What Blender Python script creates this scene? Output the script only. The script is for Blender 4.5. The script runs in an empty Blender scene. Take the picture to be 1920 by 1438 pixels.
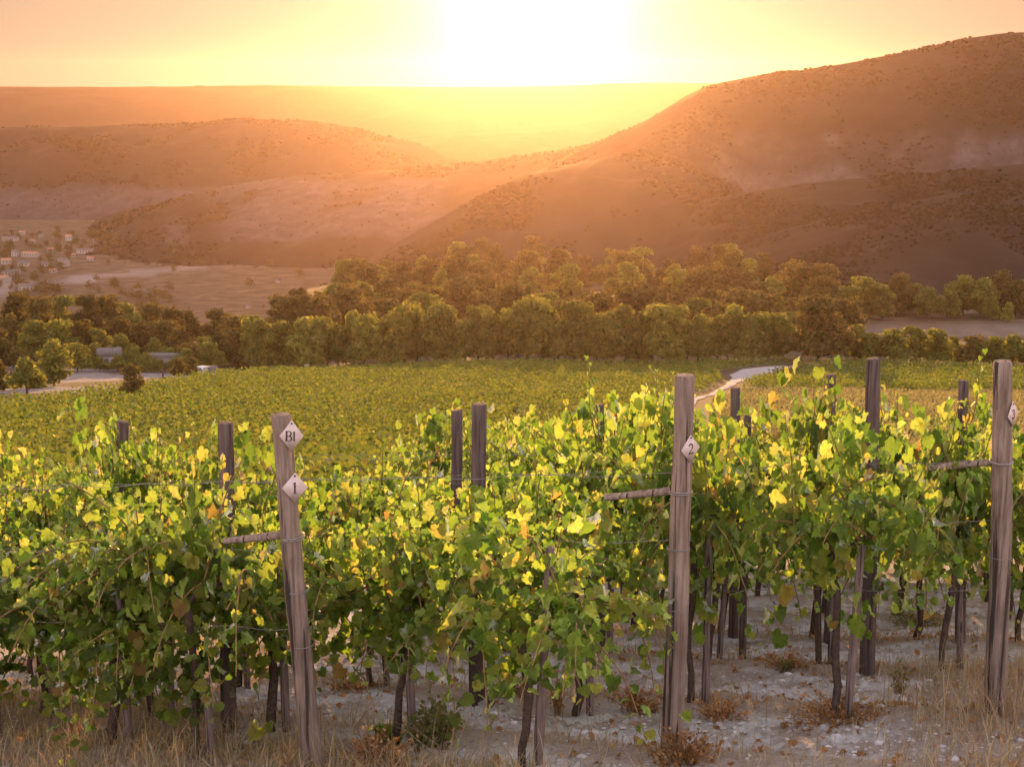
import bpy, math, random
import numpy as np
from mathutils import Vector, Matrix
R = math.radians
C = bpy.context.scene.collection
SC = bpy.context.scene
random.seed(7)
rng = np.random.default_rng(11)

# ---------------------------------------------------------------- camera
FPX = 2667.0                      # focal length in pixels of the 1920 px wide photograph
PITCH = math.atan(559 / FPX)
cam_d = bpy.data.cameras.new('camera')
cam_d.sensor_width = 36; cam_d.lens = 36 * FPX / 1920
cam_d.clip_start = 0.1; cam_d.clip_end = 30000
cam = bpy.data.objects.new('camera', cam_d); C.objects.link(cam)
cam.location = (0, 0, 0); cam.rotation_euler = (R(90) - PITCH, 0, 0)
SC.camera = cam

# ---------------------------------------------------------------- light
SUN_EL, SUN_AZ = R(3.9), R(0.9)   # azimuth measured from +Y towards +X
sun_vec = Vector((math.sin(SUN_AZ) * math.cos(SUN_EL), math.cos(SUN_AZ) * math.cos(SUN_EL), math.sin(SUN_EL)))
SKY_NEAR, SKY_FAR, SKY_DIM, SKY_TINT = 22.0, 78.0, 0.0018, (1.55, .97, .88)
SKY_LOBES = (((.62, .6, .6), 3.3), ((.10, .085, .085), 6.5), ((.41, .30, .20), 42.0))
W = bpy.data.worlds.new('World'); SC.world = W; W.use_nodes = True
nt = W.node_tree; nt.nodes.clear()
wo = nt.nodes.new('ShaderNodeOutputWorld'); bg = nt.nodes.new('ShaderNodeBackground')
sky = nt.nodes.new('ShaderNodeTexSky'); sky.sky_type = 'NISHITA'; sky.sun_disc = False
sky.sun_elevation = SUN_EL; sky.sun_rotation = SUN_AZ
sky.dust_density = 0.6; sky.air_density = 1.0; sky.ozone_density = 1.0
def wn(typ, **kw):
    n = nt.nodes.new(typ)
    for k, v in kw.items(): setattr(n, k, v)
    return n
def wm(op, a, b=None):
    m = wn('ShaderNodeMath', operation=op)
    for i, v in enumerate((a, b)):
        if isinstance(v, (int, float)): m.inputs[i].default_value = v
        elif v is not None: nt.links.new(v, m.inputs[i])
    return m.outputs[0]
# evening sky graded: aureole dimmed near the sun, tint warms ambient, glow lobes added
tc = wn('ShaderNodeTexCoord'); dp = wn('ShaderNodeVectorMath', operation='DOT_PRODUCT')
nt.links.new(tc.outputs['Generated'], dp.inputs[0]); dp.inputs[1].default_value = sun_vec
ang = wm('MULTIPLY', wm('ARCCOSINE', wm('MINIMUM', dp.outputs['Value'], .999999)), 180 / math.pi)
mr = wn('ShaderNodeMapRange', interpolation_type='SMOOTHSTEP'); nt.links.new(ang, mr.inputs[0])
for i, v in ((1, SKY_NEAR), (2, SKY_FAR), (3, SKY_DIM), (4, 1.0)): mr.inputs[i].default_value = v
def vscale(col, fac):
    n = wn('ShaderNodeVectorMath', operation='SCALE')
    if isinstance(col, tuple): n.inputs[0].default_value = col
    else: nt.links.new(col, n.inputs[0])
    nt.links.new(fac, n.inputs['Scale']); return n.outputs[0]
def vadd(a, b, op='ADD'):
    n = wn('ShaderNodeVectorMath', operation=op); nt.links.new(a, n.inputs[0])
    if isinstance(b, tuple): n.inputs[1].default_value = b
    else: nt.links.new(b, n.inputs[1])
    return n.outputs[0]
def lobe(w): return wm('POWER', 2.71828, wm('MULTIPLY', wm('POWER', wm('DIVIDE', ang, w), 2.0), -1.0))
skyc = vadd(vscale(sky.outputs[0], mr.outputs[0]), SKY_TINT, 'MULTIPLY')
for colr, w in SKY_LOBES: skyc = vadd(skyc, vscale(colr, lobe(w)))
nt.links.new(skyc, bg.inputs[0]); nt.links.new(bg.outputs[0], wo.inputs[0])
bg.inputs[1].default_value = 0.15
sun_d = bpy.data.lights.new('sun', 'SUN'); sun_d.energy = 0.74; sun_d.angle = R(0.5)
sun_d.color = (1.0, 0.52, 0.17)
sun = bpy.data.objects.new('sun', sun_d); C.objects.link(sun)
sun.rotation_euler = (-sun_vec).to_track_quat('-Z', 'Y').to_euler()
SC.view_settings.view_transform = 'Standard'; SC.view_settings.look = 'None'
SC.view_settings.exposure = 3.65; SC.view_settings.gamma = 1.0
SC.cycles.use_denoising = True
SC.cycles.max_bounces = 8; SC.cycles.diffuse_bounces = 3; SC.cycles.transmission_bounces = 5
SC.cycles.volume_bounces = 1; SC.cycles.transparent_max_bounces = 8
SC.cycles.sample_clamp_indirect = 8

# ---------------------------------------------------------------- helpers
def px(x, y, D):
    """world point seen at photo pixel (x, y), at forward distance D"""
    a = (x - 960) / FPX; b = (719 - y) / FPX
    dy = math.cos(PITCH) + b * math.sin(PITCH); dz = -math.sin(PITCH) + b * math.cos(PITCH)
    k = D / dy
    return np.array([a * k, D, dz * k])

def _h(ix, iy, s):
    h = (ix.astype(np.int64) * 374761393 + iy.astype(np.int64) * 668265263 + s * 974711) & 0xffffffff
    h = ((h ^ (h >> 13)) * 1274126177) & 0xffffffff
    return ((h ^ (h >> 16)) & 0xffff) / 65535.0

def vnoise(x, y, s=0):
    x = np.asarray(x, float); y = np.asarray(y, float)
    ix = np.floor(x); iy = np.floor(y); fx = x - ix; fy = y - iy
    fx = fx * fx * (3 - 2 * fx); fy = fy * fy * (3 - 2 * fy)
    a = _h(ix, iy, s); b = _h(ix + 1, iy, s); c = _h(ix, iy + 1, s); d = _h(ix + 1, iy + 1, s)
    return (a * (1 - fx) + b * fx) * (1 - fy) + (c * (1 - fx) + d * fx) * fy

def fbm(x, y, s=0, o=4):
    t = 0; a = .5; n = 0
    for i in range(o):
        t = t + a * vnoise(x * 2 ** i, y * 2 ** i, s + i * 17); n += a; a *= .5
    return t / n

def sst(a, b, x):
    t = np.clip((x - a) / (b - a), 0, 1); return t * t * (3 - 2 * t)

class MB:
    """gathers vertices and faces, then links them as one mesh object"""
    def __init__(s): s.v = []; s.f = []; s.f_local = []; s.n = 0; s.m = []
    def add(s, v, f, mi=0):
        v = np.asarray(v, float).reshape(-1, 3); f = np.asarray(f, np.int64)
        s.f_local.append(f); s.v.append(v); s.f.append(f + s.n); s.m.append(np.full(len(f), mi)); s.n += len(v)
        return s
    def mesh(s, name, mats, smooth=False):
        me = bpy.data.meshes.new(name)
        V = np.concatenate(s.v); me.vertices.add(len(V)); me.vertices.foreach_set('co', V.ravel())
        ls = np.concatenate([f.ravel() for f in s.f]); cnt = np.concatenate([np.full(len(f), f.shape[1]) for f in s.f])
        me.loops.add(len(ls)); me.loops.foreach_set('vertex_index', ls.astype(np.int32))
        me.polygons.add(len(cnt)); st = np.concatenate([[0], np.cumsum(cnt)[:-1]])
        me.polygons.foreach_set('loop_start', st.astype(np.int32))
        me.polygons.foreach_set('material_index', np.concatenate(s.m).astype(np.int32))
        if smooth: me.polygons.foreach_set('use_smooth', np.ones(len(cnt), bool))
        for m in (mats if isinstance(mats, (list, tuple)) else [mats]): me.materials.append(m)
        me.update(calc_edges=True); me.validate()
        return me
    def build(s, name, mats, parent=None, smooth=False):
        return link(name, s.mesh(name, mats, smooth), parent)

def link(name, data, parent=None):
    o = bpy.data.objects.new(name, data); C.objects.link(o)
    if parent is not None: o.parent = parent
    return o

def tag(o, label=None, cat=None, group=None, kind=None):
    if label: o['label'] = label
    if cat: o['category'] = cat
    if group: o['group'] = group
    if kind: o['kind'] = kind
    return o

def empty(name, loc, label, cat, group=None, rz=0.0, sc=1.0):
    o = link(name, None); o.location = loc; o.rotation_euler = (0, 0, rz); o.scale = (sc, sc, sc)
    o.empty_display_size = .1
    return tag(o, label, cat, group)

def box(mb, c, s, rz=0, mi=0):
    v = np.array([[x, y, z] for z in (-.5, .5) for y in (-.5, .5) for x in (-.5, .5)]) * np.array(s)
    ca, sa = math.cos(rz), math.sin(rz)
    v = np.c_[v[:, 0] * ca - v[:, 1] * sa, v[:, 0] * sa + v[:, 1] * ca, v[:, 2]] + np.array(c)
    mb.add(v, [[0, 2, 3, 1], [4, 5, 7, 6], [0, 1, 5, 4], [2, 6, 7, 3], [0, 4, 6, 2], [1, 3, 7, 5]], mi)

def tube(mb, pts, rad, n=8, mi=0, cap=True, wob=0, seed=0):
    P = np.asarray(pts, float); k = len(P); rad = np.broadcast_to(np.asarray(rad, float), (k,))
    T = np.gradient(P, axis=0); T /= np.linalg.norm(T, axis=1)[:, None] + 1e-9
    ref = np.array([0, 0, 1.0]) if abs(T[0, 2]) < .8 else np.array([1.0, 0, 0])
    U = np.cross(ref, T); U /= np.linalg.norm(U, axis=1)[:, None] + 1e-9
    Wv = np.cross(T, U)
    a = np.arange(n) * 2 * math.pi / n
    rr = rad[:, None] * np.ones((1, n))
    if wob:
        I, J = np.meshgrid(np.arange(k), np.arange(n), indexing='ij')
        rr = rr * (1 + wob * (vnoise(I * .45 + seed * 3.7, np.minimum(J, n - J) * .8 + seed * 9.1, seed) - .5) * 2)
    V = P[:, None] + rr[..., None] * (np.cos(a)[None, :, None] * U[:, None] + np.sin(a)[None, :, None] * Wv[:, None])
    i = np.arange(k - 1)[:, None] * n; j = np.arange(n)[None]; j2 = (j + 1) % n
    F = np.stack([i + j, i + j2, i + n + j2, i + n + j], -1).reshape(-1, 4)
    mb.add(V.reshape(-1, 3), F, mi)
    if cap:
        for e, d in ((0, -1), (k - 1, 1)):
            vv = np.vstack([V[e], P[e] + T[e] * d * rad[e] * .04])
            idx = np.arange(n); q = np.stack([idx, (idx + 1) % n, np.full(n, n)], -1)
            mb.add(vv, q if d > 0 else q[:, ::-1], mi)

def norm(a): return a / (np.linalg.norm(a, axis=-1, keepdims=True) + 1e-9)

# ---------------------------------------------------------------- materials
def mat(name):
    m = bpy.data.materials.new(name); m.use_nodes = True
    t = m.node_tree; t.nodes.clear()
    return m, t, t.nodes.new('ShaderNodeOutputMaterial')
def N(t, typ, **kw):
    n = t.nodes.new(typ)
    for k, v in kw.items():
        if hasattr(n, k): setattr(n, k, v)
        else: n.inputs[k.replace('_', ' ')].default_value = v
    return n
def ramp(t, fac, stops, interp='LINEAR'):
    r = t.nodes.new('ShaderNodeValToRGB'); r.color_ramp.interpolation = interp
    e = r.color_ramp.elements
    while len(e) > 1: e.remove(e[-1])
    for i, (p, c) in enumerate(stops):
        q = e[0] if i == 0 else e.new(p)
        q.position = p; q.color = (*c, 1)
    if fac is not None: t.links.new(fac, r.inputs[0])
    return r
def bsdf(t, out, col=None, rough=.8, spec=.25):
    b = N(t, 'ShaderNodeBsdfPrincipled'); b.inputs['Roughness'].default_value = rough
    b.inputs['Specular IOR Level'].default_value = spec
    if col is not None:
        if isinstance(col, tuple): b.inputs['Base Color'].default_value = (*col, 1)
        else: t.links.new(col, b.inputs['Base Color'])
    t.links.new(b.outputs[0], out.inputs[0]); return b
def bump(t, b, h, strength=.5, dist=.02):
    n = N(t, 'ShaderNodeBump'); n.inputs['Strength'].default_value = strength; n.inputs['Distance'].default_value = dist
    t.links.new(h, n.inputs['Height']); t.links.new(n.outputs[0], b.inputs['Normal'])
def noise(t, scale, detail=4, vec=None, rough=.55):
    n = N(t, 'ShaderNodeTexNoise'); n.inputs['Scale'].default_value = scale; n.inputs['Detail'].default_value = detail
    n.inputs['Roughness'].default_value = rough
    if vec is not None: t.links.new(vec, n.inputs['Vector'])
    return n
def coord(t, which='Object', scale=None):
    c = N(t, 'ShaderNodeTexCoord')
    if scale is None: return c.outputs[which]
    m = N(t, 'ShaderNodeMapping'); m.inputs['Scale'].default_value = scale
    t.links.new(c.outputs[which], m.inputs[0]); return m.outputs[0]
def mixc(t, fac, a, b, mode='MIX'):
    m = N(t, 'ShaderNodeMix'); m.data_type = 'RGBA'; m.blend_type = mode
    for s, v in ((0, fac), (6, a), (7, b)):
        if isinstance(v, (int, float)): m.inputs[s].default_value = v
        elif isinstance(v, tuple): m.inputs[s].default_value = (*v, 1)
        else: t.links.new(v, m.inputs[s])
    return m.outputs[2]
def mth(t, op, a, b=None):
    m = N(t, 'ShaderNodeMath'); m.operation = op
    for i, v in enumerate((a, b)):
        if v is None: continue
        if isinstance(v, (int, float)): m.inputs[i].default_value = v
        else: t.links.new(v, m.inputs[i])
    return m.outputs[0]

def leaf_mat(name, refl, trans, share=.5, gloss=.12, var=True):
    """thin leaves: every separate leaf takes its own tone, light passes through"""
    m, t, out = mat(name)
    g = N(t, 'ShaderNodeNewGeometry'); oi = N(t, 'ShaderNodeObjectInfo')
    rn = g.outputs['Random Per Island']
    cr = ramp(t, rn, refl); ct = ramp(t, rn, trans)
    hv = N(t, 'ShaderNodeHueSaturation'); t.links.new(ct.outputs[0], hv.inputs['Color'])
    t.links.new(mth(t, 'ADD', .80, mth(t, 'MULTIPLY', oi.outputs['Random'], .4)), hv.inputs['Value'])
    hr = N(t, 'ShaderNodeHueSaturation'); t.links.new(cr.outputs[0], hr.inputs['Color'])
    t.links.new(mth(t, 'ADD', .80, mth(t, 'MULTIPLY', oi.outputs['Random'], .4)), hr.inputs['Value'])
    if gloss > .1:
        sp = ramp(t, noise(t, 26, 4, coord(t, 'Object'), .6).outputs[0], [(.30, (.62, .50, .40)), (.46, (1, 1, 1)), (.62, (1, 1, 1)), (.75, (1.25, 1.1, .9))])
        for hh in (hr, hv): t.links.new(mixc(t, 1, hh.inputs['Color'].links[0].from_socket, sp.outputs[0], 'MULTIPLY'), hh.inputs['Color'])
    d = N(t, 'ShaderNodeBsdfDiffuse'); t.links.new(hr.outputs[0], d.inputs[0])
    tr = N(t, 'ShaderNodeBsdfTranslucent'); t.links.new(hv.outputs[0], tr.inputs[0])
    mx = N(t, 'ShaderNodeMixShader'); mx.inputs[0].default_value = share
    t.links.new(d.outputs[0], mx.inputs[1]); t.links.new(tr.outputs[0], mx.inputs[2])
    last = mx
    if gloss:
        gl = N(t, 'ShaderNodeBsdfGlossy'); gl.inputs['Roughness'].default_value = .45
        lw = N(t, 'ShaderNodeFresnel'); lw.inputs[0].default_value = 1.4
        m2 = N(t, 'ShaderNodeMixShader'); t.links.new(mth(t, 'MULTIPLY', lw.outputs[0], gloss * 2), m2.inputs[0])
        t.links.new(mx.outputs[0], m2.inputs[1]); t.links.new(gl.outputs[0], m2.inputs[2]); last = m2
    t.links.new(last.outputs[0], out.inputs[0]); return m

M = {}
M['vine_leaf'] = leaf_mat('vine_leaf',
    [(0, (.046, .054, .009)), (.45, (.082, .090, .012)), (.8, (.125, .120, .017)), (.95, (.13, .10, .018)), (1, (.15, .08, .025))],
    [(0, (.12, .25, .03)), (.35, (.24, .40, .05)), (.70, (.40, .55, .09)), (.94, (.55, .60, .14)), (.985, (.62, .52, .13)), (1, (.55, .36, .10))], .69)
M['far_vine_leaf'] = leaf_mat('far_vine_leaf',
    [(0, (.04, .055, .014)), (.6, (.065, .072, .018)), (1, (.10, .09, .024))],
    [(0, (.13, .20, .03)), (.6, (.21, .26, .035)), (1, (.30, .29, .04))], .48, .02)
M['tree_leaf'] = leaf_mat('tree_leaf',
    [(0, (.055, .060, .018)), (.6, (.095, .098, .028)), (1, (.135, .125, .04))],
    [(0, (.22, .25, .035)), (.6, (.36, .35, .05)), (1, (.50, .42, .06))], .5, .02)
M['dark_tree_leaf'] = leaf_mat('dark_tree_leaf',
    [(0, (.034, .033, .012)), (.6, (.06, .052, .018)), (1, (.09, .07, .026))],
    [(0, (.12, .10, .02)), (.6, (.20, .15, .025)), (1, (.28, .19, .03))], .45, .03)
M['straw'] = leaf_mat('straw',
    [(0, (.21, .15, .08)), (.5, (.34, .25, .15)), (.8, (.44, .34, .22)), (1, (.25, .24, .09))],
    [(0, (.25, .15, .06)), (.5, (.40, .25, .11)), (.8, (.48, .33, .16)), (1, (.28, .26, .06))], .4, .03)
M['gold_straw'] = leaf_mat('gold_straw',
    [(0, (.09, .08, .03)), (.6, (.16, .135, .05)), (1, (.22, .18, .08))], [(0, (.16, .15, .05)), (1, (.28, .24, .09))], .45, .03)
M['russet'] = leaf_mat('russet',
    [(0, (.12, .06, .025)), (.5, (.25, .13, .06)), (1, (.38, .25, .14))],
    [(0, (.40, .17, .045)), (.5, (.58, .28, .08)), (1, (.62, .40, .16))], .5, .02)
M['weed_leaf'] = leaf_mat('weed_leaf',
    [(0, (.05, .07, .025)), (.6, (.09, .10, .04)), (1, (.17, .14, .06))],
    [(0, (.16, .20, .04)), (.6, (.25, .26, .06)), (1, (.36, .28, .10))], .45, .02)

def wood(name, cols, sz=14):
    m, t, out = mat(name)
    v = coord(t, 'Object', (1, 1, .06)); n1 = noise(t, sz * 3.2, 6, v, .65)
    n2 = noise(t, 2.2, 4, coord(t, 'Object'))
    v3 = coord(t, 'Object', (1, 1, .025)); n3 = noise(t, sz * 2.1, 3, v3)
    c = ramp(t, n1.outputs[0], [(.30, cols[0]), (.5, cols[1]), (.72, cols[2])])
    st = ramp(t, n2.outputs[0], [(.35, (.62, .57, .55)), (.65, (1.05, 1.0, 1.0))])
    c2 = mixc(t, 1.0, c.outputs[0], st.outputs[0], 'MULTIPLY')
    ck = ramp(t, n3.outputs[0], [(.37, (0, 0, 0)), (.42, (1, 1, 1))])
    c3 = mixc(t, ck.outputs[0], (.035, .025, .022), c2)
    b = bsdf(t, out, c3, .9, .15)
    bump(t, b, mth(t, 'ADD', n1.outputs[0], mth(t, 'MULTIPLY', ck.outputs[0], .8)), .8, .006)
    return m
M['post_wood'] = wood('post_wood', [(.085, .063, .05), (.18, .138, .113), (.28, .225, .195)])
M['old_post_wood'] = wood('old_post_wood', [(.045, .032, .03), (.09, .066, .06), (.14, .105, .095)])
M['stake_wood'] = wood('stake_wood', [(.085, .062, .056), (.16, .12, .112), (.24, .185, .175)], 24)

def plain(name, a, b, sc=6, rough=.85, bs=.3, bd=.01, spec=.2):
    m, t, out = mat(name); n = noise(t, sc, 5, coord(t, 'Object'))
    c = ramp(t, n.outputs[0], [(.3, a), (.7, b)]); q = bsdf(t, out, c.outputs[0], rough, spec)
    bump(t, q, n.outputs[0], bs, bd); return m
M['vine_bark'] = plain('vine_bark', (.030, .020, .016), (.085, .055, .042), 40, .95, .9, .01)
M['cane'] = plain('cane', (.10, .055, .025), (.22, .13, .05), 30)
M['bark'] = plain('bark', (.04, .03, .022), (.09, .07, .05), 8)
M['wire'] = plain('wire', (.10, .085, .08), (.20, .165, .15), 60, .5, .1, .001, .5)
M['plate'] = plain('plate', (.36, .285, .27), (.47, .38, .365), 25, .7, .1, .001)
M['ink'] = plain('ink', (.025, .02, .02), (.05, .04, .04), 60, .7)
M['iron'] = plain('iron', (.03, .025, .022), (.07, .05, .04), 60, .6)
M['white_wall'] = plain('white_wall', (.15, .135, .13), (.24, .22, .215), 1.5, .9, .1)
M['grey_wall'] = plain('grey_wall', (.12, .11, .10), (.18, .16, .15), 1.5, .9, .1)
M['tile_roof'] = plain('tile_roof', (.22, .11, .07), (.34, .18, .12), 3, .9, .2)
M['pale_roof'] = plain('pale_roof', (.07, .062, .058), (.12, .11, .105), 2, .95, .1)
M['glass_dark'] = plain('glass_dark', (.02, .022, .026), (.04, .04, .045), 2, .15, 0, .001, .6)
M['silver_paint'] = plain('silver_paint', (.42, .42, .43), (.48, .48, .49), 2, .3, 0, .001, .6)
M['dark_paint'] = plain('dark_paint', (.025, .028, .035), (.035, .038, .045), 2, .25, 0, .001, .6)
M['rubber'] = plain('rubber', (.015, .015, .015), (.03, .03, .03), 30, .9)
M['rim_metal'] = plain('rim_metal', (.35, .35, .36), (.5, .5, .5), 30, .4, 0, .001, .6)
M['lamp_glass'] = plain('lamp_glass', (.7, .7, .68), (.8, .8, .78), 5, .1, 0, .001, .6)
M['stone'] = plain('stone', (.26, .235, .225), (.52, .48, .46), 12, .95, .5, .01)
M['rubble'] = plain('rubble', (.30, .19, .16), (.46, .32, .28), 2, .95, .5, .05)

# ---------------------------------------------------------------- terrain shape
_py = np.array([-60, -10, 0, 15, 30, 60, 90, 150, 230, 300, 400, 480, 600, 900, 1500, 9000.])
_pz = np.array([9, .8, -1.73, -5.735, -9.6, -16.8, -23.1, -33.6, -45.6, -52, -58.5, -63.5, -70, -84, -96, -110.])
_gy = np.linspace(-60, 9000, 18121); _gz = np.interp(_gy, _py, _pz)
def _sm(a, w):
    k = np.ones(w) / w; p = np.pad(a, (w // 2, w - 1 - w // 2), mode='edge'); return np.convolve(p, k, 'valid')
_gs = _sm(_sm(_gz, 41), 41)
def ground_z(x, y, micro=False):
    x = np.asarray(x, float); y = np.asarray(y, float)
    near = 1 - sst(12, 40, y)
    zl = -1.73 - .267 * y
    z = np.where(y < 15, np.where(y > -3, zl, np.interp(y, _gy, _gs)), np.interp(y, _gy, _gs))
    z = z * (sst(15, 20, y)) + np.where((y < 20) & (y > -3), zl, np.interp(y, _gy, _gs)) * (1 - sst(15, 20, y))
    z = z + .03 * np.clip(x, -14, 14) * (1 - sst(30, 120, y))
    drop = sst(272, 430, y) * sst(0, 45, -(x + 50 - 900 * sst(480, 700, y) + 25 * (vnoise(y / 60, y * 0, 5) - .5)))
    z = z * (1 - drop) + (-110) * drop
    z = z + (fbm(x / 45, y / 45, 3, 3) - .5) * 3.0 * sst(70, 200, y)
    return z

RD = np.array([-.9, .436]); RD /= np.linalg.norm(RD)      # along the vine rows, leftwards
RN = np.array([RD[1], -RD[0]])                            # across the rows, downhill
ROWC = [5.95, 6.98, 8.53, 10.23, 11.83, 13.5, 15.1, 16.8, 18.4, 20.0]
def rowdist(x, y):
    c = x * RN[0] + y * RN[1]
    d = np.full(np.shape(c), 9.)
    for r in ROWC: d = np.minimum(d, np.abs(c - r))
    return c, d
def micro_z(x, y):
    c, d = rowdist(x, y)
    m = (fbm(x * 1.3, y * 1.3, 21, 3) - .5) * .10 + (fbm(x * 7, y * 7, 31, 3) - .5) * .03
    clod = np.maximum(fbm(x * 24, y * 24, 41, 2) - .52, 0) * .09 + np.maximum(fbm(x * 9, y * 9, 43, 2) - .60, 0) * .05
    rid = np.exp(-(d / .28) ** 2) * .05
    return (m + clod * sst(.15, .4, d) + rid) * (1 - sst(16, 30, y)) * sst(2, 4, y)
def gz(x, y): return float(ground_z(np.array([x]), np.array([y]))[0] + micro_z(np.array([x]), np.array([y]))[0])

def field_left(y): return np.interp(y, [45, 138, 200, 230], [-60, -52, -44, -27])
def road_c(y): return np.interp(y, [60, 120, 145, 160, 185, 205, 214, 225], [9, 14.5, 18.5, 23, 29.5, 34.5, 38, 52])
def road_w(y): return np.interp(y, [60, 145, 170, 190, 205, 214, 222], [.9, .9, 1.0, 1.5, 5.2, 6.4, 4])

# ---------------------------------------------------------------- ground sheet
def build_ground():
    an = np.concatenate([np.linspace(-180, -32, 60)[:-1], np.linspace(-32, 32, 660), np.linspace(32, 180, 60)[1:-1]])
    an = np.radians(an); na = len(an)
    rr = np.concatenate([[.3, 1, 2, 3, 4, 5], np.arange(5.6, 13, .03), np.geomspace(13.05, 2900, 270)])
    A, Q = np.meshgrid(an, rr, indexing='xy'); nr = len(rr)
    X = Q * np.sin(A); Y = Q * np.cos(A)
    Z = ground_z(X, Y) + micro_z(X, Y)
    V = np.stack([X, Y, Z], -1).reshape(-1, 3)
    i = np.arange(nr - 1)[:, None] * na; j = np.arange(na)[None]; j2 = (j + 1) % na
    F = np.stack([i + j, i + j2, i + na + j2, i + na + j], -1).reshape(-1, 4)
    mb = MB().add(V, F)
    # fan that closes the centre
    mb.add(np.vstack([V[:na], [[0, 0, float(ground_z(np.zeros(1), np.zeros(1))[0])]]]), np.stack([np.arange(na), np.full(na, na), (np.arange(na) + 1) % na], -1)[:, ::-1])
    o = mb.build('ground', ground_mat(), None, True); tag(o, kind='structure')
    x, y = X.ravel(), Y.ravel()
    c, d = rowdist(x, y)
    n1 = fbm(x * .9, y * .9, 51, 4); n2 = fbm(x / 14, y / 14, 61, 4)
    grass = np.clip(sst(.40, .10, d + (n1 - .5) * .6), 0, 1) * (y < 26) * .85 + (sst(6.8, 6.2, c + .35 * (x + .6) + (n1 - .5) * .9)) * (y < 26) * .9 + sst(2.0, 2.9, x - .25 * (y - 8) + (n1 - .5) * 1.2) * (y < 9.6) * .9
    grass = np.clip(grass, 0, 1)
    far = sst(20, 30, y)
    inf = sst(-2, 3, x - field_left(y)) * sst(32, 44, y) * (1 - sst(224, 228, y)) * sst(1, 4, road_c(y) - road_w(y) - x + 1)
    rgt = sst(0, 4, x - road_c(y) - road_w(y) + 1) * (1 - sst(224, 230, y))
    gold = rgt * sst(60, 75, y) * (1 - sst(158, 172, y + (n2 - .5) * 26))
    green = np.clip(inf + rgt * sst(158, 172, y + (n2 - .5) * 26) * sst(60, 75, y), 0, 1)
    yard = sst(2, -2, x - field_left(y) - 1) * sst(120, 135, y) * (1 - sst(232, 240, y))
    pale = yard * sst(.50, .60, fbm(x / 9, y / 9, 71, 3) + .22 * sst(195, 210, y) * sst(-95, -60, x) - .06)
    pale = np.maximum(pale, yard * sst(3.2, 1.6, np.abs(x - field_left(y) + 3.5)))
    pale = np.maximum(pale, sst(2.5, -1, np.abs(x - np.interp(y, [300, 800, 860, 930, 1000], [-300, -275, -210, -140, -90])) - 16) * sst(720, 760, y) * (1 - sst(960, 1000, y)) * (.4 + .6 * vnoise(x / 30, y / 12, 6)))
    strip = .45 * sst(288, 294, y) * (1 - sst(312, 322, y)) * sst(62, 72, x) * (.5 + .5 * vnoise(x / 8, y / 4, 9))
    pale = np.maximum(pale, strip)
    pl = np.clip(green, 0, 1)
    nv = len(o.data.vertices)
    for nm, arr in (('grass', grass), ('green', pl), ('gold', gold), ('pale', pale), ('far', far)):
        at = o.data.attributes.new(nm, 'FLOAT', 'POINT')
        buf = np.zeros(nv); buf[:len(arr)] = arr; at.data.foreach_set('value', buf)
    return o

def ground_mat():
    m, t, out = mat('earth')
    P = coord(t, 'Object')
    at = {}
    for k in ('grass', 'green', 'gold', 'pale', 'far'):
        a = N(t, 'ShaderNodeAttribute'); a.attribute_name = k; at[k] = a.outputs['Fac']
    n_f = noise(t, 30, 8, P, .78); n_m = noise(t, 2.6, 5, P, .6); n_c = noise(t, .10, 5, P); n_l = noise(t, .7, 6, P, .7)
    soil = ramp(t, n_f.outputs[0], [(.3, (.31, .292, .275)), (.5, (.45, .43, .412)), (.7, (.58, .565, .545))])
    soilp = ramp(t, n_m.outputs[0], [(.40, (.58, .48, .40)), (.60, (1, 1, 1))])
    soil2 = mixc(t, 1, soil.outputs[0], soilp.outputs[0], 'MULTIPLY')
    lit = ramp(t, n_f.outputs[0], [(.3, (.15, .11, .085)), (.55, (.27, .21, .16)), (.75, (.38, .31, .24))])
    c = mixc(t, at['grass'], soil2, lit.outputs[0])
    scrub = ramp(t, n_c.outputs[0], [(.35, (.045, .034, .02)), (.55, (.08, .056, .034)), (.75, (.12, .088, .06))])
    c = mixc(t, at['far'], c, scrub.outputs[0])
    gr = ramp(t, n_l.outputs[0], [(.35, (.045, .06, .02)), (.55, (.09, .10, .03)), (.75, (.16, .14, .05))])
    c = mixc(t, at['green'], c, gr.outputs[0])
    go = ramp(t, n_l.outputs[0], [(.3, (.10, .085, .035)), (.55, (.17, .14, .06)), (.75, (.24, .20, .10))])
    c = mixc(t, at['gold'], c, go.outputs[0])
    pa = ramp(t, n_l.outputs[0], [(.3, (.12, .098, .085)), (.7, (.23, .195, .18))])
    c = mixc(t, at['pale'], c, pa.outputs[0])
    b = bsdf(t, out, c, .95, .1)
    bump(t, b, n_f.outputs[0], .7, .03)
    return m
ground = build_ground()

# gravel road on the right of the far field
def build_road():
    ys = np.linspace(62, 217, 120); c = road_c(ys); w = road_w(ys) * .5
    ts = np.linspace(-1, 1, 9); mb = MB()
    X = c[:, None] + w[:, None] * ts + (vnoise(ys / 5, ys * 0, 3)[:, None] - .5) * .8 * np.abs(ts); Y = np.repeat(ys[:, None], 9, 1)
    Z = ground_z(X, Y) + .16 - .1 * np.abs(ts)
    i = np.arange(119)[:, None] * 9; j = np.arange(8)[None]
    mb.add(np.stack([X, Y, Z], -1), np.stack([i + j, i + j + 1, i + 10 + j, i + 9 + j], -1).reshape(-1, 4))
    m, t, out = mat('gravel_track'); n = noise(t, 1.2, 6, coord(t, 'Object'), .7)
    r = ramp(t, n.outputs[0], [(.3, (.20, .18, .17)), (.7, (.34, .31, .30))]); b = bsdf(t, out, r.outputs[0], .95, .1); bump(t, b, n.outputs[0], .5, .05)
    tag(mb.build('gravel_road', m, None, True), kind='structure')
build_road()

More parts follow.
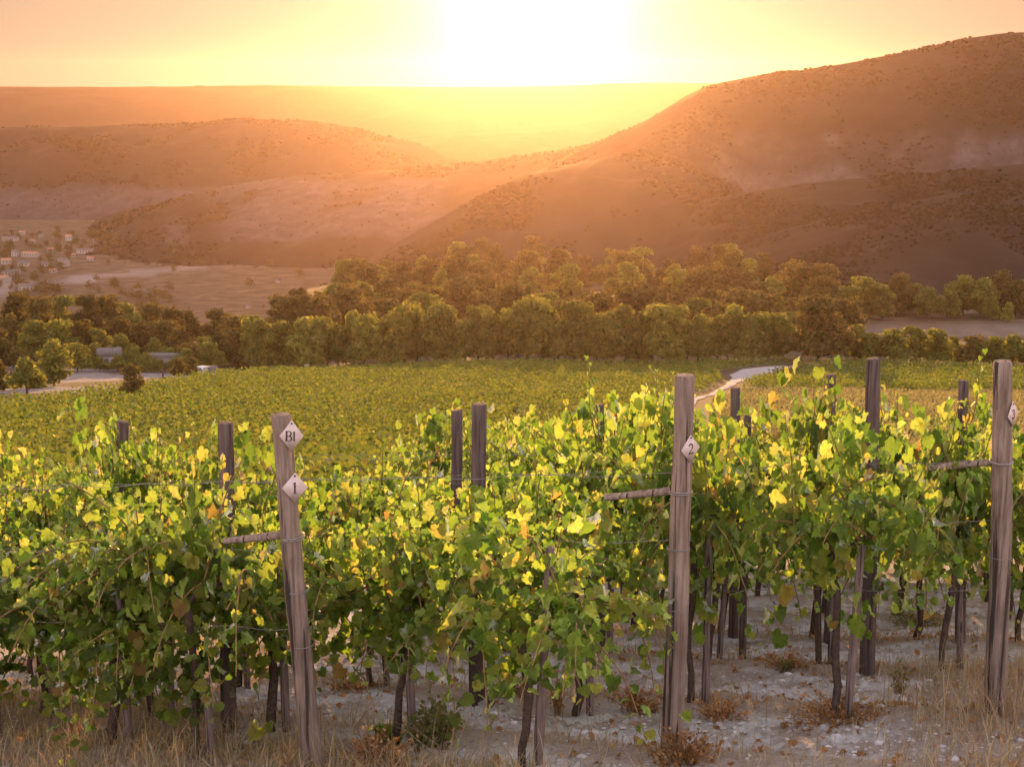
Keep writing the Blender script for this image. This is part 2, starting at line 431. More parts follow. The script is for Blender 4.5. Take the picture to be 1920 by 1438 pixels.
# ---------------------------------------------------------------- hills
def hill_mat():
    m, t, out = mat('hillside')
    P = coord(t, 'Object'); n1 = noise(t, .012, 6, P, .6); n2 = noise(t, .09, 5, P, .7)
    a = N(t, 'ShaderNodeAttribute'); a.attribute_name = 'bare'
    s = ramp(t, n2.outputs[0], [(.3, (.014, .011, .009)), (.6, (.020, .016, .013)), (.85, (.028, .023, .019))])
    k = ramp(t, n1.outputs[0], [(.4, (.8, .8, .8)), (.65, (1.3, 1.2, 1.1))])
    s2 = mixc(t, 1, s.outputs[0], k.outputs[0], 'MULTIPLY')
    q = ramp(t, n2.outputs[0], [(.35, (.03, .026, .027)), (.6, (.058, .050, .054)), (.75, (.085, .075, .08))])
    c = mixc(t, a.outputs['Fac'], s2, q.outputs[0])
    b = bsdf(t, out, c, .95, .05); bump(t, b, n2.outputs[0], .35, 2.0); return m
M['hill'] = hill_mat()
def ico():
    p = (1 + 5 ** .5) / 2
    v = norm(np.array([(-1, p, 0), (1, p, 0), (-1, -p, 0), (1, -p, 0), (0, -1, p), (0, 1, p), (0, -1, -p), (0, 1, -p), (p, 0, -1), (p, 0, 1), (-p, 0, -1), (-p, 0, 1)], float))
    f = np.array([(0, 11, 5), (0, 5, 1), (0, 1, 7), (0, 7, 10), (0, 10, 11), (1, 5, 9), (5, 11, 4), (11, 10, 2), (10, 7, 6), (7, 1, 8), (3, 9, 4), (3, 4, 2), (3, 2, 6), (3, 6, 8), (3, 8, 9), (4, 9, 5), (2, 4, 11), (6, 2, 10), (8, 6, 7), (9, 8, 1)])
    return v, f
ICO = ico()
def hill(crest, Dc, Df, name='hill', zf=None, bare=None, rough=6, ns=200, nt_=46, scrub=0, ssz=(2, 4), pw=1.0, seed=1, sname='hillside_scrub'):
    cp = np.array(crest, float); s = np.linspace(cp[0, 0], cp[-1, 0], ns)
    cy = np.interp(s, cp[:, 0], cp[:, 1]); w = max(3, ns // 40) | 1
    cy = _sm(cy, w)
    T = np.concatenate([np.linspace(0, 1, nt_), np.linspace(1.06, 1.7, 10)])
    dc = np.full(ns, float(Dc)) if np.isscalar(Dc) else np.interp(s, *zip(*Dc))
    df = np.full(ns, float(Df)) if np.isscalar(Df) else np.interp(s, *zip(*Df))
    u = (s - 960) / FPX
    zc = np.array([px(a, b, 1.0)[2] for a, b in zip(s, cy)]) * dc
    xs = np.array([px(a, b, 1.0)[0] for a, b in zip(s, cy)])
    Y = df[:, None] + (dc - df)[:, None] * T[None]
    X = xs[:, None] * Y
    fz = ground_z(xs * df, df) - 4 if zf is None else np.full(ns, zf)
    g = np.where(T <= 1, np.sin(np.clip(T, 0, 1) ** pw * math.pi / 2), 1 - (T - 1) ** 1.5 * 1.6)
    Z = fz[:, None] + (zc - fz)[:, None] * g[None]
    py = 719 - FPX * (Z * math.cos(PITCH) + Y * math.sin(PITCH)) / (Y * math.cos(PITCH) - Z * math.sin(PITCH))
    nz = (fbm(X / (rough * 14), Y / (rough * 14), seed, 4) - .5) * rough * 4.6 - np.abs(fbm(X / (rough * 9), Y / (rough * 26), seed + 5, 3) - .5) * rough * 3.2 + (fbm(X / (rough * 3.5), Y / (rough * 3.5), seed + 9, 3) - .5) * rough * .8
    win = np.sin(np.clip(T, 0, 1) * math.pi) ** .8 + .12 * (T > .9)
    Z = Z + nz * win[None]
    V = np.stack([X, Y, Z], -1); nt2 = len(T)
    i = np.arange(ns - 1)[:, None] * nt2; j = np.arange(nt2 - 1)[None]
    F = np.stack([i + j, i + nt2 + j, i + nt2 + j + 1, i + j + 1], -1).reshape(-1, 4)
    o = MB().add(V, F).build(name, M['hill'], None, True); tag(o, kind='structure')
    S2 = np.repeat(s[:, None], nt2, 1)
    b = np.zeros(S2.shape) if bare is None else np.clip(bare(S2, py, X, Y), 0, 1)
    at = o.data.attributes.new('bare', 'FLOAT', 'POINT'); at.data.foreach_set('value', b.ravel())
    if scrub:
        r = np.random.default_rng(seed + 100)
        fi = r.uniform(0, ns - 1.001, scrub); ft = r.uniform(0, 1.08, scrub) ** .9 * (nt_ - 1)
        ft = np.clip(ft, 0, nt2 - 1.001)
        i0 = fi.astype(int); j0 = ft.astype(int); a = (fi - i0)[:, None]; c = (ft - j0)[:, None]
        P = (V[i0, j0] * (1 - a) + V[i0 + 1, j0] * a) * (1 - c) + (V[i0, j0 + 1] * (1 - a) + V[i0 + 1, j0 + 1] * a) * c
        bb = b[i0, j0]; dens = fbm(P[:, 0] / 34, P[:, 1] / 48, seed + 3, 4)
        keep = r.random(scrub) < np.where(bb > .4, .10, np.clip((dens - .44) * 5, .0, 1))
        P = P[keep]; n = len(P)
        sz = r.uniform(*ssz, n) * np.where(bb[keep] > .4, .6, 1)
        v = ICO[0][None] * (sz[:, None, None] * r.uniform(.75, 1.25, (n, 12, 1))) * np.array([1, 1, .55]) * .62 + P[:, None] + np.array([0, 0, .25]) * sz[:, None, None]
        f = ICO[1][None] + np.arange(n)[:, None, None] * 12
        q = MB().add(v, f.reshape(-1, 3)).build(sname, M['scrub'], None, False)
        tag(q, 'scattered dark scrub covering the hillside', 'scrub', kind='stuff')
    return o
M['scrub'] = leaf_mat('scrub', [(0, (.011, .010, .006)), (.6, (.017, .015, .009)), (1, (.026, .021, .013))], [(0, (.03, .02, .008)), (1, (.06, .04, .015))], .2, 0)

hill([(-900, 164), (0, 162), (300, 163), (550, 160), (900, 164), (1250, 156), (1500, 158), (2700, 165)], 2700, 2200, 'far_ridge', zf=-118, rough=6, ns=120, seed=2)
hill([(300, 300), (640, 262), (760, 249), (900, 242), (1050, 236), (1200, 226), (1500, 215), (2300, 230)], 2000, 1700, 'far_hill', zf=-118, rough=5, ns=120, seed=3)
hill([(-900, 262), (-300, 248), (0, 240), (180, 238), (300, 233), (450, 226), (560, 224), (620, 230), (700, 248), (780, 272), (850, 300), (930, 335), (1000, 372)], 1480, 1180, 'left_hill', zf=-113, rough=5, scrub=16000, ssz=(1.4, 3.2), seed=4,
     bare=lambda s, p, X, Y: .75 * sst(335, 360, p + 12 * (fbm(X / 60, Y / 60, 87, 3) - .5)))
hill([(60, 470), (150, 435), (230, 402), (330, 372), (440, 346), (560, 331), (760, 316), (900, 301), (1000, 288), (1100, 272), (1250, 245), (1400, 240)], 1120, 850, 'middle_hill', rough=4, scrub=8000, ssz=(1.1, 2.6), seed=5,
     bare=lambda s, p, X, Y: sst(330, 470, s) * sst(880, 780, s) * sst(455, 430, p) * sst(325, 345, p + .04 * (600 - s)) * sst(.34, .5, fbm(X / 40, Y / 60, 88, 3) + .16 * sst(500, 640, s)) * .8 + .5 * sst(290, 310, s) * sst(360, 340, s) * sst(470, 450, p) * sst(395, 420, p))
hill([(700, 500), (800, 432), (900, 376), (1000, 326), (1060, 294), (1130, 262), (1200, 234), (1250, 203), (1300, 171), (1340, 156), (1420, 140), (1600, 115), (1750, 86), (1820, 70), (1900, 60), (2000, 62), (2200, 90), (2600, 170), (2900, 230)], 900, [(700, 600), (1250, 585), (1420, 680), (2900, 680)], 'right_hill', rough=5, ns=300, nt_=60, scrub=22000, ssz=(.9, 2.2), seed=6, pw=1.1,
     bare=lambda s, p, X, Y: sst(1290, 1420, s) * sst(225, 265, p + 50 * (fbm(X / 50, Y / 50, 89, 3) - .5)) * (.30 + .55 * sst(.42, .56, fbm(X / 22, Y / 22, 90, 3)) + .5 * sst(300, 330, p)))
hill([(560, 560), (640, 520), (730, 462), (850, 392), (960, 337), (1100, 302), (1180, 290), (1260, 290), (1330, 318), (1400, 362), (1500, 420), (1650, 490)], [(560, 660), (900, 690), (1180, 750), (1400, 740), (1650, 690)], 540, 'spur', rough=4, ns=220, scrub=15000, ssz=(.8, 2.0), seed=7)
hill([(1150, 470), (1250, 410), (1330, 372), (1500, 346), (1700, 326), (1920, 308), (2200, 285), (2700, 300)], 660, 530, 'terrace', rough=4, scrub=12000, ssz=(.7, 1.7), seed=8)
hill([(1180, 530), (1260, 500), (1370, 462), (1500, 425), (1650, 391), (1800, 360), (1920, 338), (2200, 300), (2700, 290)], 570, 385, 'front_slope', rough=3.4, scrub=20000, ssz=(.5, 1.3), seed=9, pw=1.2)

# ---------------------------------------------------------------- leaves
_half = [(.0, .03), (.13, -.14), (.30, -.17), (.45, -.08), (.50, .06), (.49, .16), (.62, .30), (.58, .42), (.47, .50), (.44, .64), (.33, .76), (.17, .82), (.10, .93), (0, 1.0)]
_out = np.array(_half + [(-a, b) for a, b in _half[-2:0:-1]]); LN = len(_out)
_lv = np.vstack([_out, [[0, .34]]])
_lf = np.stack([np.arange(LN), (np.arange(LN) + 1) % LN, np.full(LN, LN)], -1)
def leaves(mb, P, tip, nor, size, r, mi=0):
    n = len(P); tip = norm(tip); nor = norm(nor - tip * np.sum(nor * tip, 1, keepdims=True)); sd = np.cross(tip, nor)
    u = _lv[None, :, 0] * r.uniform(.9, 1.15, (n, 1)); v = np.repeat(_lv[None, :, 1], n, 0)
    fold = r.uniform(-.15, 1.0, (n, 1)); curl = r.uniform(-.3, 1.1, (n, 1)); tw = r.uniform(-.6, .6, (n, 1))
    w = fold * np.abs(u) * .8 - curl * v * v * .6 + tw * u * v + r.normal(0, .03, (n, LN + 1)) + .07 * np.sin(np.arange(LN + 1)[None] * r.uniform(1.2, 2.2, (n, 1)) + r.uniform(0, 6, (n, 1)))
    V = P[:, None] + size[:, None, None] * (u[..., None] * sd[:, None] + v[..., None] * tip[:, None] + w[..., None] * nor[:, None])
    mb.add(V, (_lf[None] + np.arange(n)[:, None, None] * (LN + 1)).reshape(-1, 3), mi)

def vine_meshes(seed, tall=0, dense=1.0, low=0.0, droop=0.0):
    r = np.random.default_rng(seed); fo = MB(); ca = MB(); tr = MB()
    # trunk and arms
    hz = r.uniform(.72, .84)
    z = np.linspace(-.08, hz, 9); wx = np.cumsum(r.normal(0, .014, 9)); wy = np.cumsum(r.normal(0, .012, 9)); wx -= wx[0]; wy -= wy[0]
    tube(tr, np.c_[wx, wy, z], np.linspace(.027, .021, 9) * r.uniform(.85, 1.15), 9, wob=.28, seed=seed)
    top = np.array([wx[-1], wy[-1], hz])
    for sgn in (-1, 1):
        k = np.linspace(0, 1, 6); a = top + np.c_[sgn * .32 * k, r.normal(0, .012, 6), .12 * np.sin(k * 1.5)]
        a[0] = top - np.array([0, 0, .02]); tube(tr, a, np.linspace(.018, .008, 6), 7, wob=.25, seed=seed + 5)
    LP, LT, LNn, LS = [], [], [], []
    ns = int(28 * dense)
    for q in range(ns):
        if q % 3 == 0: gap = r.uniform(-.38, .38)
        bx = gap + r.normal(0, .12); p = np.array([bx, r.normal(0, .05), hz + r.uniform(0, .14)])
        mode = r.random() * (1 - droop) + droop; side = r.choice([-1, 1])
        if q < tall: d = np.array([r.normal(0, .18), r.normal(0, .10), 1.0]); L = r.uniform(.9, 1.15); g = .010; st = 0
        elif mode < .45: d = np.array([r.normal(0, .35), side * r.uniform(.0, .35), 1.0]); L = r.uniform(.45, .75); g = .035; st = 0
        elif mode < .80: d = np.array([r.normal(0, .5), side * r.uniform(.3, .8), .9]); L = r.uniform(.6, 1.0); g = .115; st = 0
        else: d = np.array([r.normal(0, .5), side * r.uniform(.5, 1.0), .35]); L = r.uniform(.5, .95 + droop * .5); g = .13; st = 0
        up = mode < .45 or q < tall
        d = d / np.linalg.norm(d); stp = .030 if q < tall else .044; k = int(L / stp); pts = [p.copy()]
        for i in range(k):
            d = d + np.array([r.normal(0, .05), r.normal(0, .05), -g]); d /= np.linalg.norm(d)
            p = p + d * stp
            if p[2] < .30 - low: break
            pts.append(p.copy())
            t = i / k
            s = (.074 - .040 * t ** 2) * r.uniform(.55, 1.4)
            if p[2] > 1.25: s *= .8
            pf = .55 if (up and p[2] > 1.2) else 1.0
            ph = i * 2.4 + r.normal(0, .5)
            sd = np.array([math.cos(ph), math.sin(ph), r.uniform(-.1, .5)])
            pet = p + sd * s * r.uniform(.5, .9) * pf
            LP.append(pet); LS.append(s)
            LT.append(np.array([sd[0] * .8, sd[1] * .8, -.55]) + r.normal(0, .35, 3))
            LNn.append(np.array([sd[0] * .4, sd[1] * .4, .7]) + r.normal(0, .6, 3))
        if len(pts) > 3: tube(ca, np.array(pts), np.linspace(.0058, .0030, len(pts)), 5, cap=False)
    # inner and outer canopy leaves
    m = int(330 * dense)
    a = r.uniform(0, 2 * math.pi, m); rad = r.uniform(.3, 1, m) ** .6
    cx = r.normal(0, .25, m); hw = .27 + .09 * r.random(m)
    cyy = np.cos(a) * rad * hw; cz = .98 - droop * .45 + np.sin(a) * rad * (.50 + droop * .2) + (vnoise(cx * 4 + seed * 7, cyy * 6, seed) - .5) * .3
    ok = vnoise(cx * 5 + seed * 3, cz * 5, seed + 2) > .30; cx, cyy, cz, a = cx[ok], cyy[ok], cz[ok], a[ok]; m = len(cx)
    for i in range(m):
        LP.append(np.array([cx[i], cyy[i], cz[i]])); LS.append(r.uniform(.038, .085))
        LT.append(np.array([r.normal(0, .4), np.sign(cyy[i]) * .35, -.75]) + r.normal(0, .25, 3))
        LNn.append(np.array([r.normal(0, .5), cyy[i] * 1.6, .45 + np.sin(a[i]) * .5]) + r.normal(0, .6, 3))
    leaves(fo, np.array(LP), np.array(LT), np.array(LNn), np.array(LS), r)
    return (fo.mesh('foliage', M['vine_leaf']), ca.mesh('canes', M['cane'], True), tr.mesh('trunk', M['vine_bark'], True))
VINES = [vine_meshes(s, tall=tl, dense=dn, low=lw) for s, tl, dn, lw in ((1, 0, 1.0, 0), (2, 0, .85, 0), (3, 0, 1.2, .25), (4, 0, .95, .1), (5, 0, 1.1, 0), (6, 1, .95, 0), (7, 0, 1.25, .3), (8, 0, .9, .15))]
VINES += [vine_meshes(s, dense=1.15, low=.3, droop=.36) for s in (21, 22, 23)]
ROWANG = math.atan2(RD[1], RD[0])
vine_n = [0]
def put_vine(x, y, label, group, var=None, sc=1.0, zs=1.0):
    k = vine_n[0]; vine_n[0] += 1
    fo, ca, tr = VINES[var if var is not None else (0, 2, 4, 1, 6, 3, 7, 2, 0, 6, 1, 4)[(k * 5 + k // 3) % 12]]
    e = empty('grapevine', (x, y, gz(x, y)), label, 'grapevine', group, ROWANG + (math.pi if random.random() < .5 else 0) + random.uniform(-.08, .08), sc)
    e.scale = (sc, sc, sc * zs)
    for nm, me in (('trunk', tr), ('canes', ca), ('foliage', fo)): link(nm, me, e)
    return e

# ---------------------------------------------------------------- posts, plaques, struts
def post_mesh(base, top, r0, r1, seed, n=20, mats=None, bury=.25, slant=0.0):
    base = np.array(base); top = np.array(top); ax = top - base; L = np.linalg.norm(ax); ax /= L
    k = 30; tt = np.linspace(-bury, L, k); mb = MB(); r = np.random.default_rng(seed)
    wx = _sm(np.cumsum(r.normal(0, .0035, k)), 5); wx -= wx[0]; wx -= np.linspace(0, wx[-1], k)
    pts = np.outer(tt, ax) + np.c_[wx, wx * 0, wx * 0]
    rad = np.linspace(r0, r1, k); rad[-1] *= .90; rad[-2] = rad[-3]; tt[-2] = tt[-1] - .012; pts[-2] = tt[-2] * ax + np.array([wx[-2], 0, 0])
    tube(mb, pts, rad, n, wob=.055, seed=seed)
    return mb.mesh('post', mats or M['post_wood'], False)
def smooth_by_angle(me):
    me.polygons.foreach_set('use_smooth', np.ones(len(me.polygons), bool)); me.update()
    me.set_sharp_from_angle(angle=R(50))
def ring(base, ax, h, rad, th, turns=1, seed=0):
    mb = MB(); ax = np.array(ax) / np.linalg.norm(ax); u = norm(np.cross(ax, [0, 1, 0])); w = np.cross(ax, u)
    for q in range(turns):
        a = np.linspace(0, 2 * math.pi, 33); hh = h + q * th * 2.1 + .004 * np.sin(a + seed + q)
        tube(mb, np.outer(hh, ax) + rad * (np.cos(a)[:, None] * u + np.sin(a)[:, None] * w), th, 6, cap=False)
    return mb
posts = {}
def make_post(name, bx, by, tpx, tpy, dtop, r0, r1, seed, label, group, rings=(), mt=None, cat='post'):
    base = np.array([bx, by, gz(bx, by)]); top = px(tpx, tpy, dtop)
    me = post_mesh([0, 0, 0], top - base, r0, r1, seed, mats=mt); smooth_by_angle(me)
    o = link(name, me); o.location = base; tag(o, label, cat, group)
    ax = (top - base); L = np.linalg.norm(ax); ax /= L
    for h, th, tn in rings:
        rr = r0 + (r1 - r0) * (h / L)
        ring(base, ax, h, rr * 1.035 + th, th, tn, seed).build('wire_wrap', M['wire'], o, True)
    posts[label] = (base, top, r0, r1)
    return o, base, top
G_END = 'numbered end posts of the vine rows'
pA, bA, tA = make_post('end_post', -1.065, 7.09, 527, 776, 7.06, .061, .049, 3, 'weathered end post with two diamond plaques B1 and 1', G_END, [(1.31, .004, 2), (1.02, .002, 2), (.72, .002, 1)])
pB, bB, tB = make_post('end_post', .888, 7.36, 1284, 703, 7.33, .063, .052, 5, 'thick cracked end post with the diamond plaque 2', G_END, [(1.515, .004, 2), (1.20, .002, 2), (.86, .002, 1)])
pC, bC, tC = make_post('end_post', 2.985, 8.14, 1880, 677, 8.10, .067, .054, 8, 'end post at the right edge with a plaque turned sideways', G_END, [(1.605, .004, 2), (1.02, .002, 1)])

# lettering as flat solid strokes
def stroke(mb, pts, wid, z0=.0, th=.002):
    P = np.array(pts, float); wid = np.broadcast_to(np.asarray(wid, float), (len(P),))
    T = norm(np.gradient(P, axis=0)); Nn = np.c_[-T[:, 1], T[:, 0]]
    A = P + Nn * wid[:, None] / 2; B = P - Nn * wid[:, None] / 2; k = len(P)
    V = np.vstack([np.c_[A, np.full(k, z0)], np.c_[B, np.full(k, z0)], np.c_[A, np.full(k, z0 + th)], np.c_[B, np.full(k, z0 + th)]])
    i = np.arange(k - 1)
    F = np.vstack([np.stack([2 * k + i, 3 * k + i, 3 * k + i + 1, 2 * k + i + 1], -1), np.stack([i, i + 1, k + i + 1, k + i], -1),
                   np.stack([i, 2 * k + i, 2 * k + i + 1, i + 1], -1), np.stack([k + i, k + i + 1, 3 * k + i + 1, 3 * k + i], -1)])
    mb.add(V, F)
    mb.add(V[[0, k, 3 * k, 2 * k]], [[0, 1, 2, 3]]); mb.add(V[[k - 1, 2 * k - 1, 4 * k - 1, 3 * k - 1]], [[3, 2, 1, 0]])
def arc(cx, cy, rx, ry, a0, a1, n=14):
    a = np.radians(np.linspace(a0, a1, n)); return np.c_[cx + rx * np.cos(a), cy + ry * np.sin(a)]
def glyph(mb, ch, ox, s):
    def S(p, w, z=0): stroke(mb, np.array(p) * s + np.array([ox, 0]), np.asarray(w) * s, z0=.0032 + z * .0002)
    if ch == '1':
        S([(0, -.5), (0, .5)], .15); S([(-.16, -.5), (.16, -.5)], .06, 1); S([(-.17, .36), (.0, .48)], [.03, .09], 2)
    if ch == 'B':
        S([(-.24, -.5), (-.24, .5)], .16); S([(-.38, .475), (-.05, .475)], .06, 1); S([(-.38, -.475), (-.05, -.475)], .06, 1)
        S(arc(-.05, .245, .25, .235, 90, -90), np.interp(np.linspace(0, 1, 14), [0, .5, 1], [.05, .15, .05]), 2)
        S(arc(-.05, -.235, .30, .245, 90, -90), np.interp(np.linspace(0, 1, 14), [0, .5, 1], [.05, .17, .05]), 3)
        S([(-.18, .01), (-.02, .01)], .05, 4)
    if ch == '2':
        S(np.vstack([arc(0, .22, .24, .27, 165, -40, 14), [(-.02, -.22), (-.26, -.46)]]), np.interp(np.linspace(0, 1, 16), [0, .15, .5, 1], [.09, .10, .13, .05]), 0)
        S([(-.28, -.45), (.28, -.45)], .11, 1); S([(.265, -.46), (.27, -.30)], .05, 2)
    if ch == '3':
        S(arc(-.02, .24, .22, .24, 160, -80), .10, 0); S(arc(-.02, -.22, .26, .26, 85, -160), .12, 1)
def plaque(base, top, r0, r1, pxc, pyc, txt, w, h, yaw, roll, label, sz):
    ax = norm(top - base); c = px(pxc, pyc, base[1])
    f = float(np.clip((c[2] - base[2]) / (top[2] - base[2]), 0, 1)); a = base + (top - base) * f; rad = r0 + (r1 - r0) * f
    ny = np.array([math.sin(yaw), -math.cos(yaw), 0.0]); ny = norm(ny - ax * ny.dot(ax)); sx = np.cross(ax, ny)*1.0
    sx = norm(np.cross(ny, ax)) * -1
    org = a + ny * (rad * 1.06 + .002)
    sh = (c[0] - org[0]) / max(.3, abs(sx[0])) * np.sign(sx[0])
    org = org + sx * sh
    mb = MB(); d = np.array([(0, -h / 2), (w / 2, 0), (0, h / 2), (-w / 2, 0)])
    b_ = .006; V = []
    for z in (0, .003):
        for p in d: V.append((p[0], p[1], z))
    mb.add(V, [[4, 5, 6, 7], [3, 2, 1, 0], [0, 1, 5, 4], [1, 2, 6, 5], [2, 3, 7, 6], [3, 0, 4, 7]])
    o = mb.build('number_plaque', M['plate'])
    Mx = Matrix(((sx[0], ax[0], ny[0]), (sx[1], ax[1], ny[1]), (sx[2], ax[2], ny[2]))).to_4x4()
    o.matrix_world = Matrix.Translation(Vector(org)) @ Mx @ Matrix.Rotation(roll, 4, 'Z')
    tag(o, label, 'plaque', 'diamond plaques on the end posts')
    t = MB(); adv = .50 * sz; x0 = -adv * (len(txt) - 1) / 2
    for i, ch in enumerate(txt): glyph(t, ch, x0 + i * adv, sz if i == 0 else sz * .92)
    t.build('lettering', M['ink'], o)
    nl = MB(); tube(nl, [(0, h * .40, .003), (0, h * .40, .008)], .005, 8); nl.build('nail', M['iron'], o)
    return o
plaque(bA, tA, .068, .054, 551, 811, 'B1', .122, .165, R(12), R(-6), 'diamond plaque lettered B1 nailed near the top of the post', .052)
plaque(bA, tA, .068, .054, 557, 907, '1', .132, .158, R(14), R(-5), 'pinkish diamond plaque with a single 1 below plaque B1', .058)
plaque(bB, tB, .070, .057, 1291, 834, '2', .128, .152, R(34), R(2), 'diamond plaque with a 2 on the thick middle post', .055)
plaque(bC, tC, .074, .059, 1890, 771, '3', .130, .155, R(46), R(2), 'narrow looking plaque on the right edge of the right post', .055)

# braces: horizontal poles running from each end post into its row
def brace(base, top, pxs, pys, pxe, pye, dd, label, r=.021):
    s = px(pxs, pys, base[1] - .01); e = px(pxe, pye, base[1] + dd)
    d = norm(e - s); e2 = s + d * 1.55
    mb = MB(); k = 12; tube(mb, np.outer(np.linspace(0, .38, k), d), np.linspace(r, r * .86, k), 14, wob=.08, seed=int(pxs))
    me = mb.mesh('brace_pole', M['post_wood']); smooth_by_angle(me); o = link('brace_pole', me); o.location = s
    tag(o, label, 'brace pole', 'brace poles at the row ends')
brace(bA, tA, 534, 1002, 442, 1012, .10, 'grey brace pole running left from the post carrying two plaques')
brace(bB, tB, 1258, 920, 1152, 931, .11, 'grey brace pole running left from the thick middle post')
brace(bC, tC, 1866, 866, 1758, 876, .12, 'grey brace pole running left from the right edge post')

# in-row posts standing above the canopy
G_ROW = 'posts within the vine rows'
rowposts = [(-1.74, 8.6, 423, 792, .052, .046, 'old leaf wrapped row post left of the plaque B1'), (-.22, 9.6, 899, 757, .056, .048, 'tall grey row post between plaques 1 and 2, its top flat'),
    (2.57, 10.1, 1637, 672, .060, .050, 'tallest dark row post between the plaque 2 post and right edge'), (-3.0, 10.9, 231, 790, .047, .043, 'dark round topped row post at the far left'),
    (-.45, 11.6, 856, 769, .050, .045, 'shorter row post just left of the tall grey one'), (.78, 12.7, 1123, 758, .045, .042, 'short brown row post left of the plaque 2 post'),
    (1.92, 12.2, 1379, 727, .046, .040, 'stubby round topped row post right of the plaque 2 post'), (2.67, 11.85, 1558, 702, .044, .040, 'leaning row post climbed by a yellow vine shoot'),
    (3.62, 11.4, 1807, 713, .043, .041, 'slim dark row post next to the right edge post')]
for i, (x, y, tx, ty, r0, r1, lb) in enumerate(rowposts):
    y -= .26; x = (tx - 960) / FPX * y * 1.06 - .02
    make_post('row_post', x, y, tx, ty, y - .02, r0, r1, 20 + i, lb, G_ROW, [(1.55, .0025, 1)], M['old_post_wood'])
make_post('row_post', 1.86, 10.75, 1402, 780, 10.7, .030, .028, 40, 'thin low row post peeking out of the leaves right of plaque 2', G_ROW, [], M['old_post_wood'])

# stakes at each vine
G_ST = 'stakes beside the vine trunks'
def stake(x, y, h, label, w=.047, seed=0):
    mb = MB(); r = np.random.default_rng(seed + 300); lx, ly = r.normal(0, .03, 2)
    k = 10; zz = np.linspace(-.15, h, k); tube(mb, np.c_[lx * zz, ly * zz, zz], np.linspace(w * .56, w * .5, k), 9, wob=.13, seed=seed + 60)
    me = mb.mesh('vine_stake', M['stake_wood']); smooth_by_angle(me); o = link('vine_stake', me); o.location = (x, y, gz(x, y))
    b = MB(); 
    tag(o, label, 'stake', G_ST); return o

# vines: rows 1 to 3 in front, the rest behind
vine_list = []
row1 = [(-1.58, 7.46), (-2.10, 7.80), (-2.98, 8.27), (-3.7, 8.62), (-4.45, 9.0)]
row2 = [(.127, 7.10), (-.54, 7.77), (-1.30, 8.22), (-2.08, 8.72), (-2.9, 9.08), (-3.7, 9.45), (-4.5, 9.85)]
row3 = [(1.92, 8.18), (1.18, 8.75), (.47, 8.62), (-.14, 9.12), (-.86, 9.92), (-1.85, 10.05), (-2.7, 10.5), (-3.55, 10.9), (-4.4, 11.3), (-5.2, 11.7)]
pl_name = ['the end post carrying two plaques', 'the thick middle end post', 'the right edge end post']
ordn = ['first', 'second', 'third', 'fourth', 'fifth', 'sixth', 'seventh', 'eighth', 'ninth', 'tenth']
front_vars = [[8, 9, 10, 8, 9], [7, 2, 6, 3, 1, 4, 2], [3, 4, 1, 0, 5, 3, 6, 4, 1, 3]]
sk = 0
for ri, row in enumerate((row1, row2, row3)):
    for i, (x, y) in enumerate(row):
        x *= 1.08; zs = (1.12, 1.16, 1.32)[ri] * (.84 if ri == 2 and i in (3, 4) else random.choice([.86, .96, 1.04, 1.1]))
        put_vine(x - .10, y + .03, f'leafy grapevine, {ordn[i]} one left of {pl_name[ri]}', f'grapevines of row {ri + 1}'.replace('row 1', 'the front row').replace('row 2', 'the middle row').replace('row 3', 'the right post row'), front_vars[ri][i % len(front_vars[ri])], 1.0, zs)
        h = (.48 if (ri == 0 and i == 0) else random.uniform(1.0, 1.25))
        stake(x, y, h, f'grey wooden stake at the {ordn[i]} vine left of {pl_name[ri]}', seed=sk); sk += 1
row4 = [(4.6, 9.3), (3.85, 9.6), (3.1, 9.87), (2.3, 10.3), (1.56, 10.75), (.75, 11.0), (0, 11.35), (-.8, 11.75), (-1.6, 12.1), (-2.4, 12.5), (-3.2, 12.9), (-4.0, 13.3), (-4.8, 13.6), (-5.6, 14.0)]
for i, (x, y) in enumerate(row4):
    x *= 1.07
    put_vine(x - .10, y, 'leafy grapevine in the fourth row, the row just behind the three plaque rows', 'grapevines of the fourth row', 5 if i in (2, 5) else None, 1.02, np.interp(x, [-6, -1, 2, 5], [1.20, 1.32, 1.32, 1.22]) * (.82 if i in (6, 7) else random.choice([.80, .9, 1.0, 1.08, 1.16])))
    stake(x, y, 1.1, 'stake in the fourth row, the row just behind the three plaque rows', seed=sk); sk += 1
for ri, c in enumerate(ROWC[4:]):
    kmin, kmax = -7.0 - ri * .55, 7.5 + ri * .9
    for k in np.arange(kmin, kmax, .84):
        p = RN * c + RD * (k + random.uniform(-.08, .08) - .3)
        if abs(p[0]) > .40 * p[1] + .8: continue
        put_vine(p[0], p[1], 'leafy grapevine in the crowded back rows beyond the fourth row', 'grapevines of the back rows', None, random.uniform(1.0, 1.1), np.interp(p[0] / p[1], [-.36, -.05, .15, .36], [1.12, 1.26, 1.22, 1.10]) * random.choice([.78, .88, 1.0, 1.08, 1.18]))

